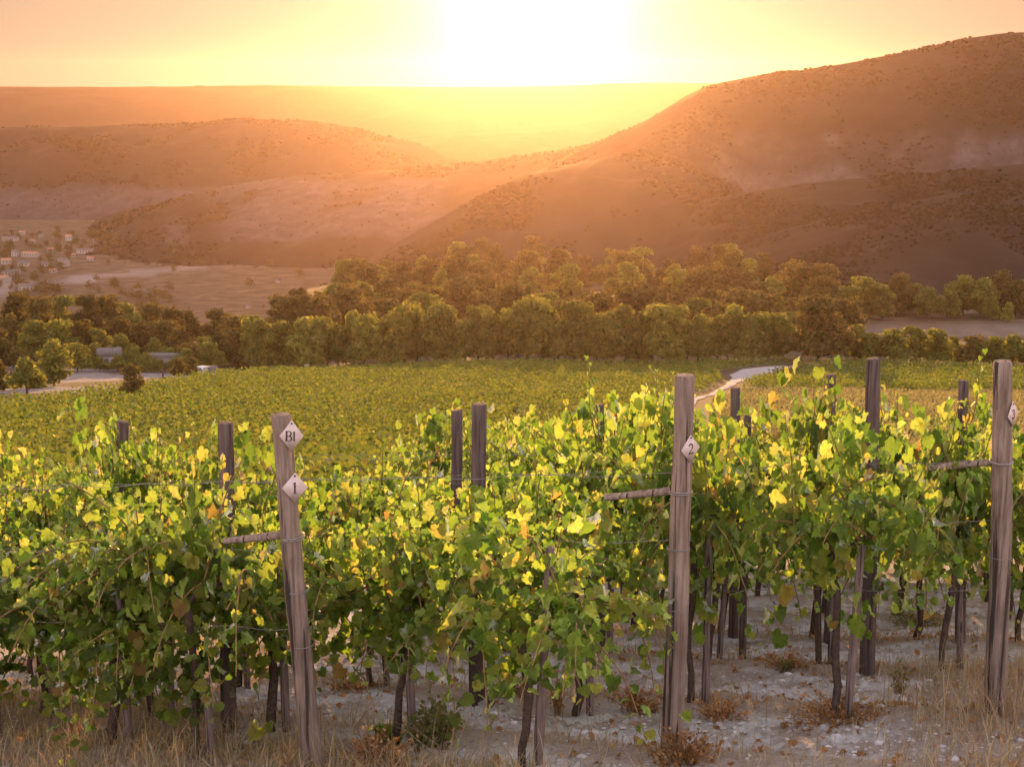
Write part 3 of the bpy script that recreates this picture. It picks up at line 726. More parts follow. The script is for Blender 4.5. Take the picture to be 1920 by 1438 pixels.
# trellis wires
def wire(p0, p1, h0, label, sag=.02):
    a = np.array([*p0, gz(*p0) + h0]); b = np.array([*p1, gz(*p1) + h0]); k = 40; t = np.linspace(0, 1, k)[:, None]
    P = a + (b - a) * t; P[:, 2] -= sag * np.sin(t[:, 0] * 25) ** 2; mb = MB(); tube(mb, P - a, .0019, 5, cap=False)
    o = mb.build('trellis_wire', M['wire'], None, True); o.location = a; tag(o, label, 'wire', 'trellis wires along the rows')
for nm, p0, p1 in (('the post carrying two plaques', (-1.065, 7.09), (-4.9, 9.15)), ('the thick middle post', (.888, 7.36), (-5.0, 10.0)), ('the right edge post', (2.985, 8.14), (-5.5, 11.75))):
    for h, hn in ((.80, 'lower'), (1.24, 'middle'), (1.62, 'upper')):
        wire(p0, p1, h, f'thin {hn} trellis wire running left from {nm}')
wire((4.8, 9.2), (-5.7, 14.0), 1.75, 'thin top trellis wire crossing behind the three plaque rows')
wire((4.9, 10.8), (-6, 16.0), 1.78, 'thin top trellis wire in the row of the slim right post')

# ---------------------------------------------------------------- ground cover near the camera
def blades(n, box_, dens, hgt, mb, r, wid=.0035, lean=.35):
    x = r.uniform(box_[0], box_[1], n); y = r.uniform(box_[2], box_[3], n)
    k = r.random(n) < dens(x, y); x, y = x[k], y[k]; n = len(x)
    z = ground_z(x, y) + micro_z(x, y) - .01
    h = hgt(x, y, r, n); a = r.uniform(0, 2 * math.pi, n); le = np.abs(r.normal(0, lean, n)) * h; dx, dy = np.cos(a), np.sin(a)
    w = wid * r.uniform(.6, 1.5, n); b = r.uniform(0, 2 * math.pi, n); sx, sy = np.cos(b) * w, np.sin(b) * w
    P = np.c_[x, y, z]; V = []
    for t, ww in ((0, 1), (.35, .85), (.7, .6)):
        c = P + np.c_[dx * le * t ** 2, dy * le * t ** 2, h * t]
        V += [c - np.c_[sx, sy, 0 * sx] * ww, c + np.c_[sx, sy, 0 * sx] * ww]
    V.append(P + np.c_[dx * le, dy * le, h])
    V = np.stack(V, 1); o = np.arange(n)[:, None, None] * 7
    q = (np.array([[0, 1, 3, 2], [2, 3, 5, 4]])[None] + o).reshape(-1, 4); t3 = (np.array([[4, 5, 6]])[None] + o).reshape(-1, 3)
    base = mb.n; mb.add(V, q); mb.f.append(t3 + base); mb.m.append(np.zeros(len(t3)))
def gdens(x, y):
    c, d = rowdist(x, y); n1 = fbm(x * 1.7, y * 1.7, 77, 3)
    v = sst(.26, .04, d + (n1 - .5) * .5) * .42 + sst(6.75, 6.2, c + .35 * (x + .6) + (n1 - .5) * .8) * .75 + sst(2.2, 3.0, x - .25 * (y - 8) + (n1 - .5) * 1.0) * (y < 10.5) * .4
    return np.clip(v, .03, 1)
gm = MB()
blades(70000, (-4.2, 4.2, 6.2, 12.5), gdens, lambda x, y, r, n: r.uniform(.03, .15, n) * (1 + .6 * (vnoise(x * 2, y * 2, 4) - .3)), gm, rng, .0026, .8)
blades(2600, (-4.2, 4.2, 6.2, 9.5), lambda x, y: gdens(x, y) ** 2 * .7, lambda x, y, r, n: r.uniform(.15, .38, n), gm, rng, .0024, .45)
blades(1100, (2.3, 3.6, 7.4, 9.2), lambda x, y: gdens(x, y) * .9, lambda x, y, r, n: r.uniform(.2, .5, n), gm, rng, .0022, .35)
tag(gm.build('dry_grass', M['straw']), 'dry straw coloured grass under the vines', 'grass', kind='stuff')

st = MB(); ns = 22000
x = rng.uniform(-4.5, 4.8, ns); y = rng.uniform(6.2, 14, ns); c, d = rowdist(x, y)
k = rng.random(ns) < np.clip(sst(.15, .45, d) * sst(.3, .55, fbm(x * 1.5, y * 1.5, 15, 3)) + .05, 0, 1); x, y = x[k], y[k]; ns = len(x)
sz = np.clip(rng.lognormal(-5.0, .6, ns), .003, .03)
v = ICO[0][None] * sz[:, None, None] * rng.uniform(.6, 1.3, (ns, 12, 1)) * np.array([1.2, 1, .65]) + np.c_[x, y, ground_z(x, y) + micro_z(x, y)][:, None]
st.add(v, (ICO[1][None] + np.arange(ns)[:, None, None] * 12).reshape(-1, 3))
tag(st.build('gravel', M['stone']), 'pale limestone clods and pebbles between the rows', 'gravel', kind='stuff')

lt = MB(); n_ = 6500; lr = np.random.default_rng(31)
x = lr.uniform(-4.2, 4.6, n_); y = lr.uniform(6.2, 13, n_); c, d = rowdist(x, y)
k = lr.random(n_) < .16 + .75 * sst(.5, .1, d) * sst(.4, .6, fbm(x * 1.2, y * 1.2, 33, 3)); x, y = x[k], y[k]; n_ = len(x)
lp = np.c_[x, y, ground_z(x, y) + micro_z(x, y) + lr.uniform(.004, .03, n_)]
leaves(lt, lp, lr.normal(0, 1, (n_, 3)) * [1, 1, .3], lr.normal(0, .35, (n_, 3)) + [0, 0, 1], lr.uniform(.012, .045, n_), lr)
tag(lt.build('leaf_litter', M['russet']), 'dry brown fallen vine leaves on the ground', 'leaf litter', kind='stuff')

def weed(pxx, pyy, D0, h, wd, label, m, n=140, upright=1.0, cat='weed', leaf=(.008, .022), group=None):
    n = int(n * 2.0); wd = wd * 1.4; h = h * (.75 if m is M['russet'] else 1); b = px(pxx, pyy, 1.0); lo, hi = 5.0, 18.0
    for _ in range(40):
        D = (lo + hi) / 2
        if b[2] * D < gz(b[0] * D, D): hi = D
        else: lo = D
    x, y = b[0] * D, D
    e = empty('weed', (x, y, gz(x, y)), label, cat, group); r = np.random.default_rng(int(pxx + pyy))
    stm = MB(); fo = MB(); LP, LT, LNN, LS = [], [], [], []
    for q in range(int(10 + n / 14)):
        a = r.uniform(0, 2 * math.pi); rr = r.uniform(.1, 1) * wd / 2
        p0 = np.array([math.cos(a) * rr * .3, math.sin(a) * rr * .3, -.01]); p1 = np.array([math.cos(a) * rr, math.sin(a) * rr, h * r.uniform(.45, 1.0) * (1 - .4 * (rr / wd * 2) ** 2)])
        t = np.linspace(0, 1, 6)[:, None]; P = p0 + (p1 - p0) * t + np.array([0, 0, 1]) * (h * .12) * np.sin(t * math.pi)
        tube(stm, P, np.linspace(.0028, .0014, 6), 5, cap=False)
        for i in range(int(n / (10 + n / 14)) + 1):
            tt = r.uniform(.2, 1); LP.append(p0 + (p1 - p0) * tt + r.normal(0, .012, 3)); LS.append(r.uniform(*leaf))
            LT.append(np.array([math.cos(a), math.sin(a), upright]) + r.normal(0, .6, 3)); LNN.append(r.normal(0, 1, 3) + np.array([0, 0, .6]))
    stm.build('stems', M['cane'], e, True); leaves(fo, np.array(LP), np.array(LT), np.array(LNN), np.array(LS), r); fo.build('foliage', m, e)
    return e
GR = 'rusty dry weeds at the stake bases'
weed(1585, 1352, 8, .12, .62, 'wide rust red dry weed around the stake left of the right post', M['russet'], 420, .4, group=GR)
weed(1190, 1330, 8, .20, .40, 'rust red dry weed just left of the plaque 2 post', M['russet'], 240, .8, group=GR)
weed(1350, 1345, 8, .16, .30, 'rusty dry weed just right of the plaque 2 post', M['russet'], 160, .8, group=GR)
weed(950, 1300, 8, .18, .24, 'small rust orange weed beside the stake in the middle of the picture', M['russet'], 170, .9, group=GR)
weed(700, 1432, 7, .20, .45, 'rust red weed at the bottom, right of the plaque 1 post', M['russet'], 300, .8, group=GR)
weed(660, 1292, 8, .10, .40, 'low rusty weed on pale soil right of the plaque 1 post', M['russet'], 170, .4, group=GR)
weed(1475, 1250, 8, .16, .30, 'rusty weed in the strip behind, right of the plaque 2 post', M['russet'], 150, .8, group=GR)
weed(1270, 1430, 7, .26, .42, 'dense brown weed hiding the foot of the plaque 2 post', M['russet'], 320, 1.0, group=GR)
weed(1720, 1170, 8, .20, .55, 'low brown and green weed between the back stakes at right', M['weed_leaf'], 300, .8)
weed(818, 1400, 7, .34, .28, 'bushy grey green weed beside the stake right of plaque 1', M['weed_leaf'], 260, 1.6, leaf=(.012, .03))
weed(722, 1395, 7, .15, .12, 'small bright vine sprout growing on the bare ground', M['vine_leaf'], 14, 1.0, leaf=(.045, .075))
weed(1685, 1300, 8, .34, .12, 'slender upright green weed on pale soil left of the right post', M['weed_leaf'], 40, 2.2)
weed(1045, 1340, 7, .44, .10, 'tall thin reddish weed stalk next to the middle stake', M['russet'], 60, 2.2)
weed(1475, 1258, 8, .10, .14, 'small green weed on the edge of the pale soil', M['weed_leaf'], 60, 1.2)

# ---------------------------------------------------------------- trees
def tree_meshes(seed, h=8.0, w=6.5, m='tree_leaf', nleaf=2400, trunk=.22):
    r = np.random.default_rng(seed); cr = MB(); tr = MB()
    th = h * trunk; nl = r.integers(15, 22)
    lob = []
    for i in range(nl):
        a = r.uniform(0, 2 * math.pi); q = r.uniform(.0, .80); hh = r.uniform(.24, .92) - .18 * q
        rad = w * .5 * r.uniform(.20, .42) * (1.15 - .5 * abs(hh - .5))
        lob.append((np.array([math.cos(a) * q * w * .5, math.sin(a) * q * w * .5, hh * h]), rad))
    for i in range(5):
        a = r.uniform(0, 6.28); lob.append((np.array([math.cos(a) * w * .26, math.sin(a) * w * .26, h * r.uniform(.16, .30)]), w * r.uniform(.17, .24)))
    lob.append((np.array([0, 0, h * .78]), w * .20)); lob.append((np.array([0, 0, h * .5]), w * .30))
    t = np.linspace(0, 1, 8); bend = np.cumsum(r.normal(0, .06, (8, 2)), 0)
    tp = np.c_[bend * 1.0, np.linspace(-.4, h * .55, 8)]; tube(tr, tp, np.linspace(.022 * h + .05, .07, 8), 8, wob=.12, seed=seed)
    for c, rad in lob[:nl]:
        s = tp[r.integers(3, 6)]; k = np.linspace(0, 1, 5)[:, None]; L = s + (c - s) * k + np.array([0, 0, .3]) * np.sin(k * math.pi)
        tube(tr, L, np.linspace(.08, .03, 5), 6, cap=False)
    tot = sum(q[1] ** 2 for q in lob); Ps, Ns = [], []
    for c, rad in lob:
        k = int(nleaf * rad ** 2 / tot); d = norm(r.normal(0, 1, (k, 3))); d[:, 2] = np.where(d[:, 2] < -.5, d[:, 2] * .4, d[:, 2])
        rr = rad * r.uniform(.35, 1.08, (k, 1)) ** .5
        Ps.append(c + d * rr * np.array([1, 1, .85])); Ns.append(d + r.normal(0, .5, (k, 3)))
    P = np.vstack(Ps); Nn = norm(np.vstack(Ns)); keep = P[:, 2] > th * .35; P, Nn = P[keep], Nn[keep]; k = len(P)
    U = norm(np.cross(Nn, r.normal(0, 1, (k, 3)))); Wv = np.cross(Nn, U); s = r.uniform(.14, .34, (k, 1)) * (h / 8) ** .5
    ang = np.array([0, 1.1, 2.3, 3.3, 4.4, 5.3]); V = [P + s * (math.cos(a) * U * r.uniform(.6, 1.2, (k, 1)) + math.sin(a) * Wv * r.uniform(.6, 1.2, (k, 1))) for a in ang]
    V.append(P + Nn * s * .35)
    V = np.stack(V, 1); f = np.stack([np.arange(6), (np.arange(6) + 1) % 6, np.full(6, 6)], -1)
    cr.add(V, (f[None] + np.arange(k)[:, None, None] * 7).reshape(-1, 3))
    return cr, tr, m
TM = []
for s, h, w, m, tk in ((1, 8, 7, 'tree_leaf', .16), (2, 9, 6, 'dark_tree_leaf', .18), (3, 8, 6.4, 'tree_leaf', .14), (4, 7.4, 7.4, 'dark_tree_leaf', .16), (5, 9.5, 6.6, 'tree_leaf', .2), (6, 7, 6, 'tree_leaf', .12), (7, 8, 8.5, 'dark_tree_leaf', .3), (8, 8.6, 5.4, 'tree_leaf', .15)):
    cr, tr, mm = tree_meshes(s, h, w, m, 2600, tk)
    whole = MB(); whole.v = cr.v + tr.v; whole.n = cr.n + tr.n
    whole.f = cr.f + [f + cr.n for f in tr.f]; whole.m = cr.m + [q + 1 for q in tr.m]
    TM.append((h, w, cr.mesh('crown', M[mm]), tr.mesh('trunk', M['bark'], True), whole.mesh('tree', [M[mm], M['bark']])))
VT = [tree_meshes(60 + q, 8, 6.5, 'dark_tree_leaf', 420, .15) for q in range(3)]
tn = [0]
def tree(x, y, h, label, group, var=None, wide=1.0, parts=True, cat='tree', sink=.0):
    k = tn[0]; tn[0] += 1; v = var if var is not None else (k * 3 + k // 5) % len(TM)
    H, Wd, cr, tr, wh = TM[v]; z = float(ground_z(np.array([x]), np.array([y]))[0]) - sink; s = h / H
    if parts:
        e = empty('tree', (x, y, z), label, cat, group, random.uniform(0, 6.28)); link('trunk', tr, e); link('crown', cr, e)
    else:
        e = link('tree', wh); e.location = (x, y, z); e.rotation_euler = (0, 0, random.uniform(0, 6.28)); tag(e, label, cat, group)
    e.scale = (s * wide, s * wide, s); return e
def at(pxx, D): return (pxx - 960) / FPX * D * 1.0
# straight treeline along the far edge of the field
G1 = 'trees of the straight treeline'
L1 = 'bushy tree in the dense straight treeline along the far edge of the vineyard field'
for pxx in np.arange(455, 1470, 19):
    D = random.uniform(231, 240); top = np.interp(pxx, [450, 560, 700, 760, 900, 1080, 1180, 1300, 1400, 1470], [590, 588, 590, 578, 570, 562, 570, 582, 590, 600])
    h = (690 - top) / FPX * D * random.choice([.62, .8, .9, 1.0, 1.06, 1.1])
    tree(at(pxx + random.uniform(-6, 6), D), D, h, L1, G1, random.choice([0, 2, 4, 7, 5, 2, 0, 5]), random.uniform(.7, 1.0))
# big round tree at right of it and neighbours
tree(at(1545, 228), 228, 11.5, 'broad dark round tree beside the bend of the gravel road', None, 6, 1.15)
tree(at(1418, 233), 233, 8, 'lighter small tree left of the broad dark round tree', None, 5, 1.0)
tree(at(1460, 240), 240, 8.5, 'green tree tucked behind the broad dark round tree', None, 2, .9)
G2 = 'bushes right of the road'
for pxx, D, h, v in ((1615, 236, 6.5, 5), (1650, 231, 5.4, 2), (1690, 229, 6.2, 0), (1730, 231, 6.8, 4), (1765, 233, 6.6, 2), (1800, 240, 4.6, 5), (1840, 233, 5.2, 3), (1880, 231, 5.6, 0), (1915, 233, 6.0, 5), (1955, 233, 6.4, 2), (1990, 231, 6, 0)):
    tree(at(pxx, D), D, h, 'low bushy tree at the right edge of the field below the bare strip', G2, v, 1.25)
G3 = 'trees above the bare strip'
for pxx, D, h, v in ((1590, 330, 9, 2), (1630, 338, 10.5, 0), (1662, 334, 9.6, 7), (1690, 345, 10.5, 3), (1725, 350, 8, 4), (1750, 338, 8, 5), (1785, 335, 7.6, 2), (1815, 342, 10.5, 0), (1850, 338, 10, 5), (1888, 348, 10.5, 3), (1915, 336, 9.5, 6), (1950, 340, 10, 1), (1565, 345, 8, 6), (1870, 330, 6, 2), (1900, 322, 5, 7)):
    tree(at(pxx, D), D, h, 'tree in the line above the bare strip at right', G3, v, 1.1)
# wood on the shoulder behind the treeline
G4 = 'trees of the wood behind the treeline'
cnt = 0
while cnt < 150:
    D = random.uniform(252, 500); pxx = random.uniform(500, 1600)
    x = at(pxx, D)
    lim = np.interp(D, [250, 330, 420, 500], [490, 555, 650, 735])
    if pxx < lim + random.uniform(0, 25): continue
    if pxx > np.interp(D, [250, 380, 440, 500], [1640, 1600, 1440, 1340]): continue
    h = random.choice([6.5, 8, 9, 10, 11, 12]) * random.uniform(.92, 1.08) * (1.08 if D > 420 else 1)
    tree(x, D, h, 'tree in the dense hazy wood rising behind the treeline', G4, random.choice([1, 3, 6, 1, 3, 7, 4]), random.uniform(1.0, 1.35), parts=False)
    cnt += 1
for i in range(12):
    D = 420 + i * 12; tree(-46 + random.uniform(-6, 6), D, random.uniform(5.5, 9), 'tree on the left shoulder edge of the hazy wood', 'trees on the shoulder edge of the wood', None, 1.3, parts=False)
# left wood
G5 = 'trees of the wood at left'
for pxx, D, top, v in ((-40, 270, 548, 1), (20, 275, 545, 3), (60, 262, 552, 6), (105, 280, 548, 4), (150, 270, 545, 1), (190, 282, 552, 3), (235, 272, 560, 7), (275, 280, 566, 6), (310, 262, 572, 1), (345, 275, 582, 3), (395, 262, 574, 1), (430, 255, 590, 3), (470, 262, 588, 0),
        (0, 245, 590, 3), (45, 240, 596, 2), (95, 243, 594, 0), (140, 247, 600, 3), (175, 246, 610, 4), (215, 262, 590, 6), (255, 255, 600, 1), (300, 250, 598, 6), (330, 246, 612, 3), (370, 243, 625, 2), (400, 246, 620, 1), (440, 240, 612, 6), (415, 262, 596, 0), (-30, 228, 610, 3), (215, 238, 622, 5), (280, 240, 630, 5), (165, 236, 640, 5), (345, 232, 640, 6), (390, 233, 636, 2), (240, 234, 648, 2), (310, 233, 654, 5), (130, 226, 640, 0)):
    x = at(pxx, D); zt = px(pxx, top, D)[2]; h = max(4.0, zt - float(ground_z(np.array([x]), np.array([D]))[0]))
    tree(x, D, min(h, 14), 'tree in the dark wood at left beyond the yard', G5, v, random.uniform(1.0, 1.3) * (8.0 / max(8, h)) ** .4)
for pxx, D, h in ((172, 228, 2.6), (206, 228, 3.0), (226, 229, 3.6), (288, 227, 2.4), (322, 228, 3.2), (262, 228, 3.4), (340, 228, 4.4)):
    tree(at(pxx, D), D, h, 'bush growing in front of the two pale sheds', 'bushes in front of the sheds', 5, 1.3)
tree(at(82, 182), 182, 6.2, 'round green tree in the yard, right of the low bush at left edge', None, 0, 1.1)
tree(at(30, 162), 162, 4.6, 'low round bush tree at the left edge of the yard', None, 5, 1.25)
tree(at(-30, 172), 172, 4.4, 'partly cut off bush tree at the left edge of the picture', None, 3, 1.2)
tree(at(230, 152), 152, 4.2, 'lone slim tree in the yard near the vineyard edge', None, 6, .75)
tree(at(322, 207), 207, 3.0, 'small reddish bush left of the parked cars', None, 3, 1.0)
tree(at(348, 204), 204, 3.2, 'small tree in front of the silver car', None, 6, .8)

# ---------------------------------------------------------------- far vineyard field
def far_field():
    r = np.random.default_rng(5); rows = []
    for cy_ in np.arange(34, 226, 1.9):
        xs = np.arange(-75, 120, 1.05); ys = cy_ + .10 * xs + r.normal(0, .12, len(xs)); xs = xs + r.uniform(-.3, .3, len(xs)); rows.append(np.c_[xs, ys])
    P = np.vstack(rows); x, y = P.T; n2 = fbm(x / 14, y / 14, 61, 4)
    inl = (x > field_left(y) + 1) & (x < road_c(y) - road_w(y) * .5 - 1.5) & (y > 40) & (y < 225)
    inr = (x > road_c(y) + road_w(y) * .5 + 2) & (y + (n2 - .5) * 26 > 164) & (y < 224) & (x < .40 * y + 6)
    k = (inl | inr) & (x > -.40 * y - 6) & (x < .40 * y + 6) & (r.random(len(x)) < .94); x, y = x[k], y[k]; n = len(x)
    m = 20; z = ground_z(x, y)
    o = np.c_[x, y, z][:, None] + r.normal(0, 1, (n, m, 3)) * np.array([.34, .24, .0]) + np.stack([0 * r.random((n, m)), 0 * r.random((n, m)), r.uniform(.25, 1.35, (n, m)) * r.uniform(.75, 1.15, (n, 1))], -1)
    o = o.reshape(-1, 3); q = len(o); Nn = norm(r.normal(0, 1, (q, 3)) + np.array([0, 0, .4])); U = norm(np.cross(Nn, r.normal(0, 1, (q, 3)))); Wv = np.cross(Nn, U); s = r.uniform(.10, .21, (q, 1))
    V = np.stack([o + U * s, o + Wv * s * .9, o - U * s, o - Wv * s * .9], 1)
    mb = MB().add(V, np.arange(q * 4).reshape(-1, 4))
    tag(mb.build('vineyard_rows', M['far_vine_leaf']), 'hazy green vineyard field filling the hollow below the slope', 'vineyard', kind='stuff')
far_field()
def gold_grass():
    r = np.random.default_rng(9); n = 60000; mb = MB()
    y = r.uniform(70, 175, n); x = r.uniform(0, 1, n) * (.42 * y - road_c(y)) + road_c(y) + 2.5
    n2 = fbm(x / 14, y / 14, 61, 4); k = (y + (n2 - .5) * 26 < 166) & (r.random(n) < fbm(x / 5, y / 5, 8, 3) * 1.3); x, y = x[k], y[k]; n = len(x)
    b = np.c_[x, y, ground_z(x, y)]; a = r.uniform(0, 6.28, n); w = r.uniform(.03, .09, n); h = r.uniform(.2, .55, n)
    d = np.c_[np.cos(a) * w, np.sin(a) * w, 0 * w]; V = np.stack([b - d, b + d, b + d * 1.8 + np.c_[0 * h, 0 * h, h], b - d * 1.4 + np.c_[r.normal(0, .1, n), 0 * h, h * .8]], 1)
    mb.add(V, np.arange(n * 4).reshape(-1, 4))
    tag(mb.build('golden_grass', M['gold_straw']), 'sunlit golden dry grass right of the gravel road', 'grass', kind='stuff')
gold_grass()

# ---------------------------------------------------------------- yard: cars, sheds, wall, post
def car(x, y, rz, paint, label):
    e = empty('parked_car', (x, y, float(ground_z(np.array([x]), np.array([y]))[0]) + .05), label, 'car', 'cars parked in the yard', rz)
    prof = [(-2.1, .35), (-2.15, .75), (-1.95, .98), (-1.55, 1.02), (-1.15, 1.42), (-.4, 1.5), (.45, 1.44), (1.0, 1.02), (1.75, .92), (2.1, .72), (2.12, .35)]
    mb = MB(); k = len(prof); P = np.array(prof)
    sec = [(-.84, .0), (-.86, .0), (.86, .0), (.84, .0)]
    V = []
    for s in (-1, 1):
        for (a, b) in prof: V.append((a, s * (.86 - max(0, b - .98) * .34), b))
    F = [[i, i + 1, k + i + 1, k + i] for i in range(k - 1)] + [[k - 1, 0, k, 2 * k - 1]]
    mb.add(V, F); mb.add(V[:k], [list(range(k))[::-1]]); mb.add(V[k:], [list(range(k))])
    mb.build('body', M[paint], e)
    g = MB()
    for s in (-1, 1):
        q = [(-1.42, 1.06), (-1.05, 1.38), (-.1, 1.43), (-.1, 1.06)], [(-.02, 1.06), (-.02, 1.43), (.42, 1.39), (.86, 1.06)]
        for w in q: g.add([(a, s * (.864 - max(0, b - .98) * .34 + .004), b) for a, b in w], [[0, 1, 2, 3] if s > 0 else [3, 2, 1, 0]])
    g.build('side_window', M['glass_dark'], e)
    wsc = MB().add([(.98 + .01, -.78, 1.05), (.98 + .01, .78, 1.05), (.50 + .01, .64, 1.42), (.50 + .01, -.64, 1.42)], [[0, 1, 2, 3]]); wsc.build('windscreen', M['glass_dark'], e)
    for wx in (-1.3, 1.32):
        for s in (-1, 1):
            w = MB(); tube(w, [(wx, s * .70, .31), (wx, s * .885, .31)], .31, 16); wo_ = w.build('wheel', M['rubber'], e)
            rm = MB(); tube(rm, [(wx, s * .88, .31), (wx, s * .895, .31)], .2, 12); rm.build('rim', M['rim_metal'], wo_)
    for s in (-1, 1):
        h = MB(); box(h, (2.09, s * .6, .72), (.08, .34, .14)); h.build('headlight', M['lamp_glass'], e)
car(at(388, 214), 214, R(-58), 'dark_paint', 'dark parked car glinting in the sun on the pale yard')
car(at(366, 213), 213, R(-120), 'silver_paint', 'silver parked car left of the dark car')
def shed(x, y, w, d, h, rz, wallm, roofm, label, gable=0.0):
    z = float(ground_z(np.array([x]), np.array([y]))[0]); e = empty('shed', (x, y, z), label, 'shed', None, rz)
    b = MB(); box(b, (0, 0, h / 2 - .3), (w, d, h + .6)); b.build('wall', M[wallm], e)
    rf = MB(); V = [(-w / 2 - .3, -d / 2 - .3, h), (w / 2 + .3, -d / 2 - .3, h), (w / 2 + .3, d / 2 + .3, h), (-w / 2 - .3, d / 2 + .3, h), (-w / 2 - .3, 0, h + gable + .18), (w / 2 + .3, 0, h + gable + .18)]
    rf.add(V, [[0, 1, 5, 4], [2, 3, 4, 5], [3, 2, 1, 0]]); rf.add(V, [[0, 4, 3], [1, 2, 5]]); rf.build('roof', M[roofm], e)
    dr = MB(); box(dr, (-w * .2, -d / 2 - .03, 1.0), (1.0, .07, 2.0)); dr.build('door', M['old_post_wood'], e)
    wn = MB(); box(wn, (w * .2, -d / 2 - .03, 1.4), (1.0, .06, .9)); wn.build('window', M['glass_dark'], e)
shed(at(192, 233), 233, 3.4, 3.4, 2.5, R(15), 'white_wall', 'pale_roof', 'pale shed half hidden among the trees left of the yard', .9)
shed(at(306, 232), 232, 5.6, 3.4, 2.6, R(-5), 'grey_wall', 'pale_roof', 'long flat roofed shed among the trees above the yard', .2)
e = MB(); r_ = np.random.default_rng(3)
for i in range(26):
    q = r_.uniform(-1, 1) * 2.4; s = r_.uniform(.25, .6); v = ICO[0] * s * r_.uniform(.7, 1.2, (12, 1)) * np.array([1.2, 1, .7]) + np.array([q, r_.normal(0, .35), .15 + .5 * r_.random() * (1 - abs(q) / 2.6)]); e.add(v, ICO[1])
def heap(pxx, D, label):
    x = at(pxx, D); o = link('rubble_heap', hm); o.location = (x, D, float(ground_z(np.array([x]), np.array([D]))[0])); tag(o, label, 'rubble heap', 'rubble heaps in the yard')
hm = e.mesh('rubble_heap', M['rubble'])
heap(450, 226, 'pinkish rubble heap in front of the trees right of the cars'); heap(508, 225, 'pinkish rubble heap nearer the field, by the white track')
mb = MB(); tube(mb, np.c_[np.zeros(5), np.zeros(5), np.linspace(-.2, 1.3, 5)], .13, 10, wob=.1); o = mb.build('bollard', M['old_post_wood']); o.location = (at(292, 205), 205, float(ground_z(np.array([at(292, 205)]), np.array([205.]))[0])); tag(o, 'short dark bollard standing on the pale yard', 'bollard')
mb = MB(); box(mb, (0, 0, .5), (.6, .6, 1.3)); box(mb, (0, 0, 1.2), (.8, .8, .12)); o = mb.build('gate_pillar', M['white_wall']); o.location = (at(568, 228), 228, float(ground_z(np.array([at(568, 228)]), np.array([228.]))[0])); tag(o, 'pale stone gate pillar at the end of the yard', 'pillar')

# ---------------------------------------------------------------- village in the valley
def house_meshes(w, d, h, g):
    wl = MB(); V = [(-w / 2, -d / 2, -1.5), (w / 2, -d / 2, -1.5), (w / 2, d / 2, -1.5), (-w / 2, d / 2, -1.5), (-w / 2, -d / 2, h), (w / 2, -d / 2, h), (w / 2, d / 2, h), (-w / 2, d / 2, h), (-w / 2, 0, h + g), (w / 2, 0, h + g)]
    wl.add(V, [[0, 1, 5, 4], [2, 3, 7, 6]]); wl.add(V, [[3, 0, 4, 8, 7], [1, 2, 6, 9, 5]])
    rf = MB(); t = .25; o_ = .5
    for s in (-1, 1):
        a = [(-w / 2 - o_, s * (d / 2 + o_), h - g * o_ / (d / 2) + .03), (w / 2 + o_, s * (d / 2 + o_), h - g * o_ / (d / 2) + .03), (w / 2 + o_, 0, h + g + .03), (-w / 2 - o_, 0, h + g + .03)]
        a = a + [(p[0], p[1], p[2] + t) for p in a]; rf.add(a, [[0, 1, 2, 3], [7, 6, 5, 4], [0, 4, 5, 1], [1, 5, 6, 2], [3, 2, 6, 7], [0, 3, 7, 4]])
    wn = []
    for i in range(max(2, int(w / 3))):
        q = MB(); box(q, (-w / 2 + (i + .5) * w / max(2, int(w / 3)), -d / 2 - .03, h * .55), (1.2, .1, 1.5)); wn.append(q.mesh('window', M['glass_dark']))
    return wl, rf, wn
HS = []
for w, d, h, g in ((11, 8, 4.5, 2.2), (8, 7, 6, 2), (20, 9, 4.5, 1.6), (7, 6, 3.2, 1.6)):
    wl, rf, wn = house_meshes(w, d, h, g); HS.append((wl.mesh('wall', M['white_wall']), rf.mesh('roof', M['pale_roof']), rf.mesh('roof', M['tile_roof']), wn))
def house(pxx, pyy, v, label, pale, sc=1.0, rz=None):
    sc = sc * .55
    b = px(pxx, pyy, 1.0); D = 600.0
    for D in np.arange(560, 1500, 4.0):
        if b[2] * D <= float(ground_z(np.array([b[0] * D]), np.array([D]))[0]): break
    e = empty('house', (b[0] * D, D, float(ground_z(np.array([b[0] * D]), np.array([D]))[0])), label, 'house', 'houses of the village in the valley', random.uniform(-.5, .5) if rz is None else rz, sc)
    wl, rp, rt, wn = HS[v]; link('wall', wl, e); link('roof', rp if pale else rt, e)
    for q in wn: link('window', q, e)
LV = 'small hazy village house among trees in the valley at left'
for pxx, pyy, v, pale in ((20, 452, 2, 1), (62, 458, 3, 0), (78, 446, 3, 1), (130, 452, 1, 0), (124, 470, 1, 1), (136, 484, 3, 0), (30, 482, 1, 1), (58, 482, 2, 0), (12, 496, 0, 0), (84, 500, 3, 1), (20, 516, 2, 1), (10, 530, 0, 0), (42, 440, 3, 0), (95, 474, 3, 0), (100, 512, 3, 0), (170, 490, 3, 0), (205, 474, 3, 0), (8, 468, 3, 1), (215, 458, 3, 0), (180, 455, 3, 0), (-20, 480, 0, 1), (-30, 500, 1, 0)):
    house(pxx, pyy, v, LV, pale)
house(45, 500, 0, 'pale yellowish house left of the brightest house in the village', 1)
house(120, 500, 1, 'brightest white house in the middle of the village', 1, 1.2)
house(160, 476, 2, 'long white house right of and above the brightest house', 1)
house(58, 545, 2, 'long pale roofed building just above the left wood', 1, 1.1, .1)
house(268, 556, 2, 'large pale building alone on the valley floor above the wood', 1, 1.0, -.2)
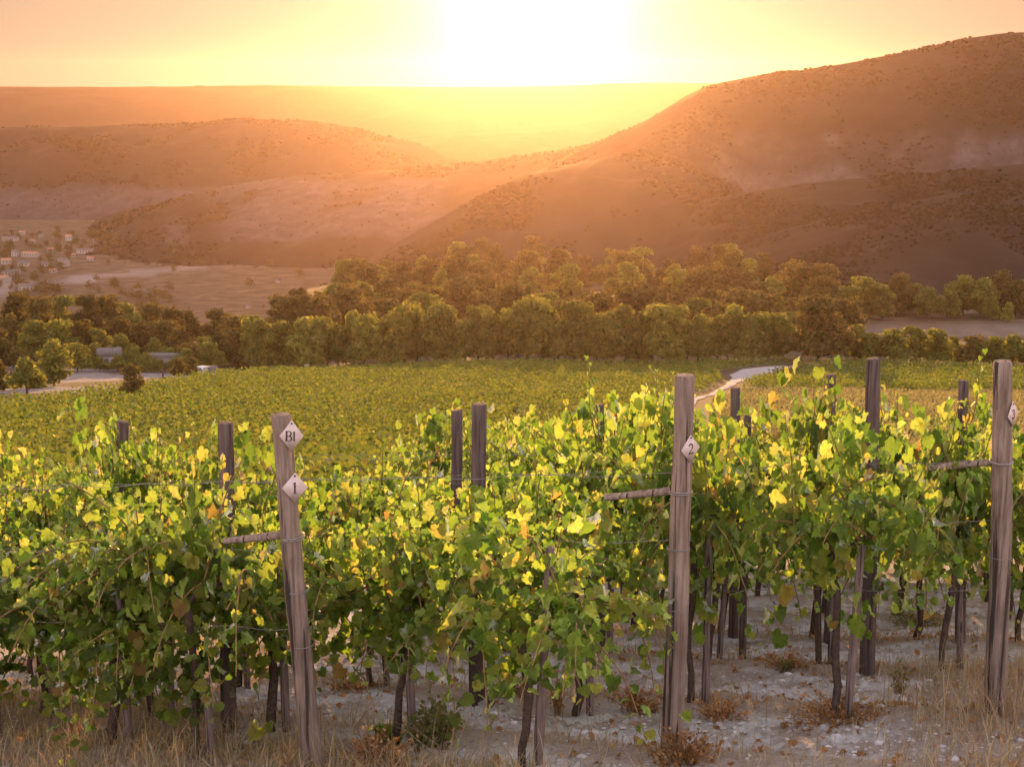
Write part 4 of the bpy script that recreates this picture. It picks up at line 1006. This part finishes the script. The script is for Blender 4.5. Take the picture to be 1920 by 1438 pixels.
house(315, 480, 3, 'lone small house at the foot of the pale slope', 1)
house(365, 466, 2, 'long low house at the foot of the pale slope', 1, .9)
house(415, 464, 2, 'low house right of the long one under the pale slope', 1, .8)
house(522, 530, 3, 'tiny lone building in the valley left of the hazy wood', 1, .6)
house(466, 580, 3, 'small pale building peeping over the left wood', 1, .6)
# trees of the village
vt = MB()
for i in range(330):
    D = random.uniform(700, 1080); pxx = random.uniform(-40, 330) if i < 100 or i >= 215 else random.uniform(250, 720)
    if 770 < D < 960 and pxx > 110 and (i < 100 or i >= 215) and random.random() < .75: continue
    if 115 <= i < 215: D = random.uniform(430, 720); pxx = random.uniform(250, np.interp(D, [430, 720], [560, 720]))
    x = at(pxx, D); z = float(ground_z(np.array([x]), np.array([D]))[0]); h = random.uniform(4, 7.5) if i < 115 or i >= 215 else random.uniform(1.5, 3.5); cr, tr, mm = VT[i % 3]
    ca, sa = math.cos(i * 2.1), math.sin(i * 2.1); wd = random.uniform(1.1, 1.6)
    for part, mi in ((cr, 0), (tr, 1)):
        for v, f in zip(part.v, part.f_local):
            q = v * (h / 8); q = np.c_[(q[:, 0] * ca - q[:, 1] * sa) * wd + x, (q[:, 0] * sa + q[:, 1] * ca) * wd + D, q[:, 2] + z]; vt.add(q, f, mi)
tag(vt.build('valley_woods', [M['dark_tree_leaf'], M['bark']]), 'hazy trees scattered over the valley floor around the village', 'trees', kind='stuff')

# ---------------------------------------------------------------- haze
def haze():
    mb = MB(); x0, x1, y0, y1, z0, z1 = -3100, 3100, -3100, 3000, -125, 50
    box(mb, ((x0 + x1) / 2, (y0 + y1) / 2, (z0 + z1) / 2), (x1 - x0, y1 - y0, z1 - z0))
    m, t, out = mat('air'); v = N(t, 'ShaderNodeVolumePrincipled')
    v.inputs['Color'].default_value = (.93, .64, .58, 1); v.inputs['Density'].default_value = 1 / 20000.0; v.inputs['Anisotropy'].default_value = .825
    t.links.new(v.outputs[0], out.inputs['Volume']); m.cycles.homogeneous_volume = True
    tag(mb.build('haze', m), kind='stuff')
haze()
